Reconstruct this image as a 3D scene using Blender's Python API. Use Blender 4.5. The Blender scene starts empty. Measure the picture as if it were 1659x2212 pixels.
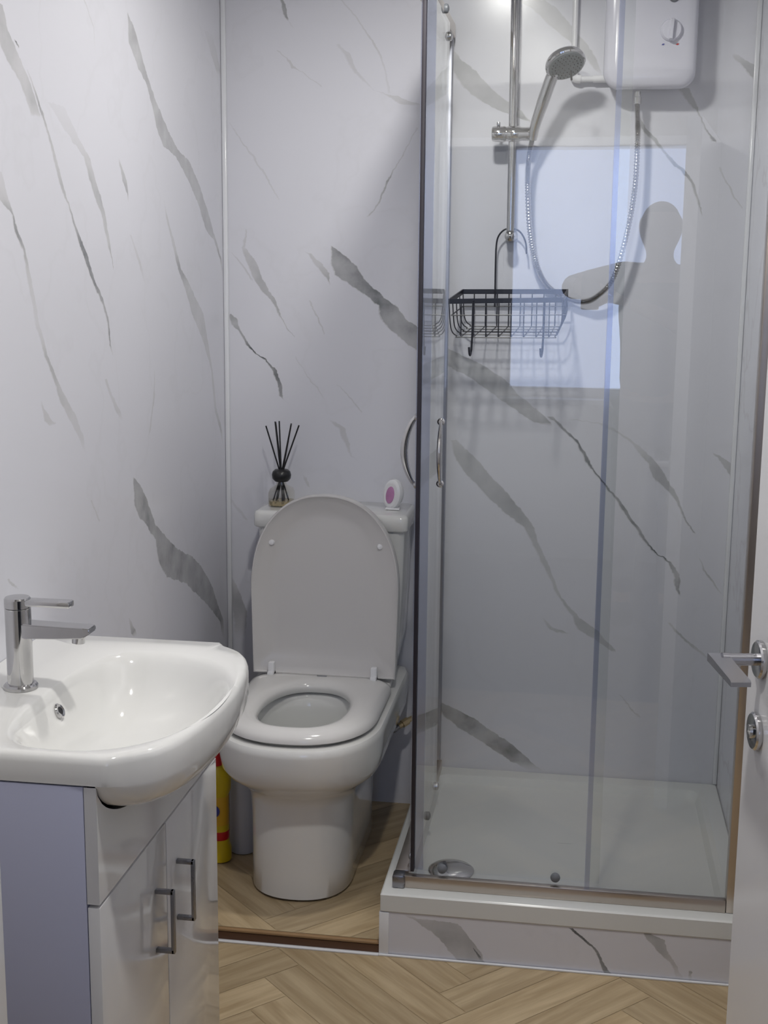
import bpy, bmesh, math, random
from mathutils import Vector, Matrix
random.seed(7)
SC = bpy.context.scene
COL = SC.collection

EXPO = 0.12       # exposure
SKY = 3.0         # daylight through the hall window
LAMP_E = (9.4, 12.0)
LAMP_C = (1.0, .975, .93)
LAMP_GLOW = 16.0

# ---------------------------------------------------------------- camera
cam_d = bpy.data.cameras.new('camera'); cam = bpy.data.objects.new('camera', cam_d); COL.objects.link(cam)
R_ = Vector((0.98843052, 0.15137255, 0.00956316)); U_ = Vector((-0.03668237, 0.177397, 0.98345549)); F_ = Vector((-0.14717169, 0.97242823, -0.18089731))
cam.matrix_world = Matrix(((R_.x, U_.x, -F_.x, 0), (R_.y, U_.y, -F_.y, 0), (R_.z, U_.z, -F_.z, 1.506), (0, 0, 0, 1)))
cam_d.sensor_fit = 'VERTICAL'; cam_d.sensor_height = 24.0
cam_d.lens = 24.0*2800/2212
cam_d.clip_start = 0.01
SC.camera = cam

# ---------------------------------------------------------------- world, lights, exposure
vs = SC.view_settings
SC.display_settings.display_device = 'sRGB'
vs.view_transform = 'Standard'; vs.look = 'None'; vs.gamma = 1.0; vs.exposure = EXPO; vs.use_curve_mapping = False
W = bpy.data.worlds.new('sky'); SC.world = W; W.use_nodes = True
bg = W.node_tree.nodes['Background']; bg.inputs[0].default_value = (0.54, 0.65, 1.0, 1); bg.inputs[1].default_value = SKY
SC.cycles.max_bounces = 8; SC.cycles.transparent_max_bounces = 20; SC.cycles.glossy_bounces = 5; SC.cycles.diffuse_bounces = 4; SC.cycles.adaptive_threshold = .02
SC.cycles.caustics_reflective = False; SC.cycles.caustics_refractive = False
SC.cycles.sample_clamp_indirect = 3.0
SC.cycles.use_denoising = True

def light(name, kind, loc, energy, color, size=.1, rot=(0, 0, 0), sy=None):
    d = bpy.data.lights.new(name, kind); d.energy = energy; d.color = color
    if kind == 'AREA':
        d.shape = 'RECTANGLE' if sy else 'DISK'; d.size = size
        if sy: d.size_y = sy
    else: d.shadow_soft_size = size
    o = bpy.data.objects.new(name, d); COL.objects.link(o); o.location = loc; o.rotation_euler = rot
    return o
LAMPS = [(-.27, 2.62, 2.40), (-.20, 1.48, 2.40)]
for i, p in enumerate(LAMPS):
    light('lamp_light', 'AREA', (p[0], p[1], 2.372), LAMP_E[i], LAMP_C, .10)
pt = light('window_portal', 'AREA', (.215, -1.57, 1.57), 1, (1, 1, 1), 1.29, (math.pi/2, 0, 0), 1.40)
pt.data.cycles.is_portal = True

# ---------------------------------------------------------------- materials
def mat(name, color, rough=.5, metal=0, spec=.5, coat=0, emit=None, es=0, bump=0, bs=200, trans=0, var=0, vscale=8):
    m = bpy.data.materials.new(name); m.use_nodes = True
    nt = m.node_tree; b = nt.nodes['Principled BSDF']
    b.inputs['Base Color'].default_value = (*color, 1); b.inputs['Roughness'].default_value = rough
    b.inputs['Metallic'].default_value = metal; b.inputs['Specular IOR Level'].default_value = spec
    b.inputs['Coat Weight'].default_value = coat; b.inputs['Coat Roughness'].default_value = .05
    if trans: b.inputs['Transmission Weight'].default_value = trans
    if emit: b.inputs['Emission Color'].default_value = (*emit, 1); b.inputs['Emission Strength'].default_value = es
    tc = nt.nodes.new('ShaderNodeTexCoord')
    if var or not bump:
        n = nt.nodes.new('ShaderNodeTexNoise'); n.inputs['Scale'].default_value = vscale; n.inputs['Detail'].default_value = 3
        nt.links.new(tc.outputs['Object'], n.inputs['Vector'])
        mr = nt.nodes.new('ShaderNodeMapRange'); mr.inputs['To Min'].default_value = rough*(1-.12); mr.inputs['To Max'].default_value = rough*(1+.12)
        nt.links.new(n.outputs['Fac'], mr.inputs['Value']); nt.links.new(mr.outputs[0], b.inputs['Roughness'])
        if var:
            mx = nt.nodes.new('ShaderNodeMixRGB'); mx.inputs[1].default_value = (*[c*(1-var) for c in color], 1); mx.inputs[2].default_value = (*color, 1)
            nt.links.new(n.outputs['Fac'], mx.inputs[0]); nt.links.new(mx.outputs[0], b.inputs['Base Color'])
    if bump:
        n2 = nt.nodes.new('ShaderNodeTexNoise'); n2.inputs['Scale'].default_value = bs
        nt.links.new(tc.outputs['Object'], n2.inputs['Vector'])
        bp = nt.nodes.new('ShaderNodeBump'); bp.inputs['Strength'].default_value = bump; bp.inputs['Distance'].default_value = .002
        nt.links.new(n2.outputs['Fac'], bp.inputs['Height']); nt.links.new(bp.outputs[0], b.inputs['Normal'])
    return m

def glass(name, tint, f0=.045, rough=0.0):
    m = bpy.data.materials.new(name); m.use_nodes = True; nt = m.node_tree; nt.nodes.clear()
    N = nt.nodes.new; L = nt.links.new
    out = N('ShaderNodeOutputMaterial'); mix = N('ShaderNodeMixShader'); tr = N('ShaderNodeBsdfTransparent'); gl = N('ShaderNodeBsdfGlossy')
    tr.inputs[0].default_value = (*tint, 1); gl.inputs['Roughness'].default_value = rough; gl.inputs[0].default_value = (1, 1, 1, 1)
    lw = N('ShaderNodeLayerWeight'); lw.inputs['Blend'].default_value = .5
    pw = N('ShaderNodeMath'); pw.operation = 'POWER'; pw.inputs[1].default_value = 5.0
    mr = N('ShaderNodeMapRange'); mr.inputs['To Min'].default_value = f0; mr.inputs['To Max'].default_value = 1.0
    L(lw.outputs['Facing'], pw.inputs[0]); L(pw.outputs[0], mr.inputs['Value']); L(mr.outputs[0], mix.inputs[0])
    L(tr.outputs[0], mix.inputs[1]); L(gl.outputs[0], mix.inputs[2]); L(mix.outputs[0], out.inputs[0])
    return m

def marble(name, veins, axis, seed=0, generic=False, soft=.0055):
    """white wall panel printed with grey veins; axis = the horizontal world axis that runs along the panel"""
    m = bpy.data.materials.new(name); m.use_nodes = True; nt = m.node_tree
    b = nt.nodes['Principled BSDF']; N = nt.nodes.new; L = nt.links.new
    b.inputs['Roughness'].default_value = .22; b.inputs['Specular IOR Level'].default_value = .5
    tc = N('ShaderNodeTexCoord'); sep = N('ShaderNodeSeparateXYZ'); L(tc.outputs['Object'], sep.inputs[0])
    def math_(op, a, c=None, clamp=False):
        n = N('ShaderNodeMath'); n.operation = op; n.use_clamp = clamp
        for i, v in enumerate((a, c)):
            if v is None: continue
            if isinstance(v, (int, float)): n.inputs[i].default_value = v
            else: L(v, n.inputs[i])
        return n.outputs[0]
    def noise(scale, detail=2.0, w=0):
        mp = N('ShaderNodeMapping'); mp.inputs['Location'].default_value = (seed*3.1+w, seed*1.7+w*2, w); L(tc.outputs['Object'], mp.inputs[0])
        n = N('ShaderNodeTexNoise'); n.inputs['Scale'].default_value = scale; n.inputs['Detail'].default_value = detail; L(mp.outputs[0], n.inputs['Vector']); return n.outputs['Fac']
    n1 = noise(26, 4); n2 = noise(60, 3, 5)
    n4 = noise(110, 3, 9)
    u = math_('ADD', math_('ADD', sep.outputs[axis], math_('MULTIPLY', math_('SUBTRACT', n1, .5), .016)), math_('MULTIPLY', math_('SUBTRACT', n4, .5), .006))
    z = math_('ADD', sep.outputs['Z'], math_('MULTIPLY', math_('SUBTRACT', n2, .5), .010))
    tot = None
    for v in veins:
        v = sorted(v, key=lambda r: r[0]); z0, z1 = v[0][0], v[-1][0]
        lo = min(min(r[1], r[2]) for r in v)-.02; hi = max(max(r[1], r[2]) for r in v)+.02
        t = math_('MULTIPLY', math_('SUBTRACT', z, z0), 1/(z1-z0), True)
        cv = N('ShaderNodeRGBCurve'); L(t, cv.inputs['Color'])
        mp = cv.mapping
        for ch in range(3):
            c = mp.curves[ch]; pts = []
            for k, r in enumerate(v):
                x = (r[0]-z0)/(z1-z0)
                a, bb = min(r[1], r[2]), max(r[1], r[2])
                if bb-a < .004: mid = (a+bb)/2; a, bb = mid-.002, mid+.002
                pts.append((x, ((a-lo)/(hi-lo), (bb-lo)/(hi-lo), r[3])[ch]))
            if ch == 2: pts[0] = (0, 0); pts[-1] = (1, pts[-1][1])
            while len(c.points) < len(pts): c.points.new(.5, .5)
            for pnt, (x, y) in zip(c.points, sorted(pts)):
                pnt.location = (x, min(max(y, 0), 1)); pnt.handle_type = 'VECTOR'
        mp.update()
        sc = N('ShaderNodeSeparateColor'); L(cv.outputs[0], sc.inputs[0])
        un = math_('MULTIPLY', math_('SUBTRACT', u, lo), 1/(hi-lo))
        ws = sorted(abs(r[2]-r[1]) for r in v); sv = min(soft, .38*max(ws[len(ws)//2], .004))
        k = (hi-lo)/sv; k2 = (hi-lo)/(sv*.6)
        mL = math_('MULTIPLY', math_('SUBTRACT', un, sc.outputs[0]), k, True)
        mR = math_('MULTIPLY', math_('SUBTRACT', sc.outputs[1], un), k2, True)
        mm = math_('MULTIPLY', math_('MULTIPLY', mL, mR), sc.outputs[2])
        inr = math_('MULTIPLY', math_('LESS_THAN', math_('ABSOLUTE', math_('SUBTRACT', z, (z0+z1)/2)), abs(z1-z0)/2), mm)
        tot = inr if tot is None else math_('MAXIMUM', tot, inr)
    # faint clouding and a few threads everywhere
    th = math_('ABSOLUTE', math_('SUBTRACT', noise(3.0, 5, 11), .5))
    thr = math_('MULTIPLY', math_('SUBTRACT', 1.0, math_('MULTIPLY', th, 55), True), .35 if generic else .05)
    tot = thr if tot is None else math_('MAXIMUM', tot, thr)
    n3 = noise(16, 4, 3)
    tot = math_('MULTIPLY', tot, math_('ADD', math_('MULTIPLY', n3, 1.0), .50), True)
    ramp = N('ShaderNodeValToRGB'); cr = ramp.color_ramp
    cr.elements[0].position = 0; cr.elements[0].color = (.658, .662, .715, 1)
    cr.elements[1].position = 1; cr.elements[1].color = (.10, .11, .12, 1)
    e = cr.elements.new(.40); e.color = (.55, .55, .575, 1)
    e = cr.elements.new(.75); e.color = (.36, .365, .38, 1)
    L(tot, ramp.inputs[0]); L(ramp.outputs[0], b.inputs['Base Color'])
    return m

def oak(name, seed=0):
    m = bpy.data.materials.new(name); m.use_nodes = True; nt = m.node_tree; b = nt.nodes['Principled BSDF']; N = nt.nodes.new; L = nt.links.new
    b.inputs['Roughness'].default_value = .42
    uv = N('ShaderNodeUVMap'); at_ = N('ShaderNodeAttribute'); at_.attribute_name = 'plank'
    mp = N('ShaderNodeMapping'); mp.inputs['Scale'].default_value = (1.6, 18, 1); L(uv.outputs[0], mp.inputs[0])
    add = N('ShaderNodeVectorMath'); add.operation = 'ADD'; L(mp.outputs[0], add.inputs[0]); 
    sc = N('ShaderNodeVectorMath'); sc.operation = 'SCALE'; sc.inputs['Scale'].default_value = 37.0; L(at_.outputs['Color'], sc.inputs[0]); L(sc.outputs[0], add.inputs[1])
    n = N('ShaderNodeTexNoise'); n.inputs['Scale'].default_value = 2.2; n.inputs['Detail'].default_value = 6; n.inputs['Distortion'].default_value = .6; L(add.outputs[0], n.inputs['Vector'])
    n2 = N('ShaderNodeTexNoise'); n2.inputs['Scale'].default_value = 9; n2.inputs['Detail'].default_value = 4; L(add.outputs[0], n2.inputs['Vector'])
    r = N('ShaderNodeValToRGB'); r.color_ramp.elements[0].position = .30; r.color_ramp.elements[0].color = (.36, .265, .150, 1)
    r.color_ramp.elements[1].position = .68; r.color_ramp.elements[1].color = (.53, .415, .260, 1); L(n.outputs['Fac'], r.inputs[0])
    mx = N('ShaderNodeMixRGB'); mx.blend_type = 'MULTIPLY'; mx.inputs[0].default_value = .25; L(r.outputs[0], mx.inputs[1]); L(n2.outputs['Fac'], mx.inputs[2])
    sp = N('ShaderNodeSeparateColor'); L(at_.outputs['Color'], sp.inputs[0])
    mr = N('ShaderNodeMapRange'); mr.inputs['To Min'].default_value = .92; mr.inputs['To Max'].default_value = 1.32; L(sp.outputs[0], mr.inputs['Value'])
    ml = N('ShaderNodeVectorMath'); ml.operation = 'SCALE'; L(mx.outputs[0], ml.inputs[0]); L(mr.outputs[0], ml.inputs['Scale']); L(ml.outputs[0], b.inputs['Base Color'])
    bp = N('ShaderNodeBump'); bp.inputs['Strength'].default_value = .12; bp.inputs['Distance'].default_value = .001; L(n.outputs['Fac'], bp.inputs['Height']); L(bp.outputs[0], b.inputs['Normal'])
    return m

M = dict(
    ceramic=mat('white_ceramic', (.71, .71, .695), .07, coat=.3),
    seat=mat('white_seat_plastic', (.68, .67, .66), .14),
    lidp=mat('white_lid_plastic', (.62, .605, .60), .22),
    acrylic=mat('white_acrylic', (.66, .67, .66), .16),
    gloss=mat('white_gloss_board', (.64, .64, .65), .07, coat=.4),
    carcass=mat('shaded_white_board', (.45, .47, .62), .35),  # white board; blue-grey shade of the cabinet side is put into its colour
    chrome=mat('chrome', (.58, .575, .575), .07, metal=1),
    satin=mat('satin_steel', (.28, .28, .30), .28, metal=1),
    alu=mat('floor_tinted_aluminium', (.52, .465, .42), .30, metal=1),  # brown of the mirrored floor is put into the metal's base colour
    lever=mat('brushed_lever_metal', (.42, .42, .45), .26, metal=1),
    profile=mat('frosted_aluminium', (.34, .35, .40), .42, metal=1),
    black=mat('black_metal', (.012, .013, .022), .38),
    blackp=mat('black_plastic', (.010, .010, .012), .3),
    seal=mat('dark_magnet_seal', (.015, .012, .02), .5),
    white=mat('white_plastic', (.78, .78, .80), .18),
    heater=mat('shower_casing_plastic', (.66, .66, .74), .15, coat=.3),
    paint=mat('white_wall_paint', (.48, .47, .46), .75, bump=.15, bs=300),
    ceil=mat('ceiling_paint', (.62, .62, .61), .85, bump=.1, bs=250),
    trim=mat('white_trim', (.72, .73, .76), .15),
    doorp=mat('white_door_paint', (.66, .66, .68), .16),
    step=mat('oak_step_edge', (.33, .20, .095), .45, var=.3, vscale=20),
    yellow=mat('yellow_bottle', (.66, .50, .01), .3),
    label=mat('orange_label', (.72, .42, .02), .35),
    red=mat('red_plastic', (.55, .010, .015), .3),
    blue=mat('blue_print', (.04, .05, .28), .4),
    grey=mat('grey_plastic', (.16, .17, .19), .4),
    nozzle=mat('shower_face_plastic', (.14, .16, .17), .35),
    canister=mat('pale_canister_plastic', (.52, .54, .60), .4),
    purple=mat('purple_gel', (.60, .28, .52), .25, var=.35, vscale=60),
    oil=mat('amber_oil', (.85, .70, .40), .1, trans=.7),
    brass=mat('brass', (.60, .47, .28), .3, metal=1),
    braid=mat('braided_steel', (.30, .30, .31), .35, metal=1, bump=.6, bs=900),
    skin=mat('skin', (.42, .26, .19), .5), hair=mat('dark_hair', (.03, .025, .02), .6),
    shirt=mat('dark_grey_jumper', (.10, .10, .11), .85, bump=.2), trous=mat('navy_trousers', (.03, .035, .06), .85, bump=.2),
    shoe=mat('black_shoe', (.02, .02, .02), .5),
    bulb=mat('lamp_diffuser', (1, 1, 1), .4, emit=LAMP_C, es=LAMP_GLOW),
    carpet=mat('hall_carpet', (.16, .15, .14), .95, bump=.5, bs=500),
)
M['glass'] = glass('clear_glass', (.955, .965, .963), .055)
M['glass_seal'] = glass('translucent_seal', (.80, .82, .90), .10, .15)
M['bottle'] = glass('bottle_glass', (.93, .92, .88), .06)
M['oak'] = oak('oak_laminate')

# ---------------------------------------------------------------- mesh helpers
def finish(bm, angle=35):
    bmesh.ops.recalc_face_normals(bm, faces=bm.faces)
    a = math.radians(angle)
    for f in bm.faces: f.smooth = True
    for e in bm.edges:
        if len(e.link_faces) != 2 or e.calc_face_angle(0) > a: e.smooth = False

def obj(name, bm, material, parent=None, angle=35, **kw):
    finish(bm, angle)
    me = bpy.data.meshes.new(name); bm.to_mesh(me); bm.free()
    o = bpy.data.objects.new(name, me); COL.objects.link(o)
    for m_ in (material if isinstance(material, (list, tuple)) else [material]): me.materials.append(m_)
    if parent is not None:
        o.parent = parent; o.matrix_parent_inverse = Matrix.Translation(parent.location).inverted() @ Matrix()
    for k, v in kw.items(): o[k] = v
    return o

def thing(name, loc, label, category, group=None):
    o = bpy.data.objects.new(name, None); COL.objects.link(o); o.location = loc; o.empty_display_size = .02
    o['label'] = label; o['category'] = category
    if group: o['group'] = group
    return o
def tag(o, label, category, group=None):
    o['label'] = label; o['category'] = category
    if group: o['group'] = group
    return o
def struct(name, bm, material, angle=35):
    return obj(name, bm, material, None, angle, kind='structure')

def B(): return bmesh.new()
def box(bm, x0, x1, y0, y1, z0, z1, bev=0, seg=2):
    r = bmesh.ops.create_cube(bm, size=1)
    vs_ = r['verts']
    for v in vs_: v.co = Vector(((x0+x1)/2+v.co.x*(x1-x0), (y0+y1)/2+v.co.y*(y1-y0), (z0+z1)/2+v.co.z*(z1-z0)))
    if bev:
        es = {e for v in vs_ for e in v.link_edges}
        bmesh.ops.bevel(bm, geom=list(es), offset=bev, segments=seg, affect='EDGES', profile=.5)
    return bm
def mbox(*a, **k): return box(B(), *a, **k)

def loft(bm, rings, cap0=True, cap1=True, closed=True):
    R = [[bm.verts.new(p) for p in r] for r in rings]; n = len(R[0])
    for a, b in zip(R, R[1:]):
        for i in range(n if closed else n-1):
            j = (i+1) % n
            bm.faces.new((a[i], a[j], b[j], b[i]))
    if cap0: bm.faces.new(list(reversed(R[0])))
    if cap1: bm.faces.new(R[-1])
    return bm

def frames(pts):
    T = []
    for i in range(len(pts)):
        a = pts[max(i-1, 0)]; b = pts[min(i+1, len(pts)-1)]; T.append((b-a).normalized())
    up = Vector((0, 0, 1)) if abs(T[0].z) < .9 else Vector((1, 0, 0))
    n = T[0].cross(up).normalized(); out = []
    for t in T:
        n = (n-t*n.dot(t)).normalized(); out.append((t, n, t.cross(n)))
    return out
def tube(bm, pts, r, seg=10, flat=1.0, cap=True):
    pts = [Vector(p) for p in pts]; rad = r if isinstance(r, (list, tuple)) else [r]*len(pts)
    rings = []
    for p, (t, n, b), q in zip(pts, frames(pts), rad):
        rings.append([p+n*math.cos(2*math.pi*k/seg)*q+b*math.sin(2*math.pi*k/seg)*q*flat for k in range(seg)])
    return loft(bm, rings, cap, cap)
def smooth(pts, n=8):
    P = [Vector(p) for p in pts]; out = []
    for i in range(len(P)-1):
        p0 = P[max(i-1, 0)]; p1 = P[i]; p2 = P[i+1]; p3 = P[min(i+2, len(P)-1)]
        for k in range(n):
            t = k/n
            out.append(.5*((2*p1)+(-p0+p2)*t+(2*p0-5*p1+4*p2-p3)*t*t+(-p0+3*p1-3*p2+p3)*t**3))
    out.append(P[-1]); return out
def lathe(bm, prof, seg=32, loc=(0, 0, 0), axis=(0, 0, 1)):
    """prof: list of (r, h) along the axis"""
    q = Vector((0, 0, 1)).rotation_difference(Vector(axis).normalized()); loc = Vector(loc)
    rings = [[loc+q@Vector((max(r, 1e-5)*math.cos(2*math.pi*k/seg), max(r, 1e-5)*math.sin(2*math.pi*k/seg), h)) for k in range(seg)] for r, h in prof]
    loft(bm, rings, True, True)
    return bm
def rrect(x0, x1, y0, y1, r, z, n=6):
    P = []
    for cx, cy, a0 in ((x1-r, y1-r, 0), (x0+r, y1-r, 90), (x0+r, y0+r, 180), (x1-r, y0+r, 270)):
        for k in range(n+1):
            a = math.radians(a0+90*k/n); P.append(Vector((cx+r*math.cos(a), cy+r*math.sin(a), z)))
    return P
def boolean(o, cutter):
    md = o.modifiers.new('cut', 'BOOLEAN'); md.object = cutter; md.operation = 'DIFFERENCE'; md.solver = 'EXACT'
    dg = bpy.context.evaluated_depsgraph_get(); me = bpy.data.meshes.new_from_object(o.evaluated_get(dg))
    o.modifiers.clear(); old = o.data; o.data = me; bpy.data.meshes.remove(old); bpy.data.objects.remove(cutter)

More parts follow.
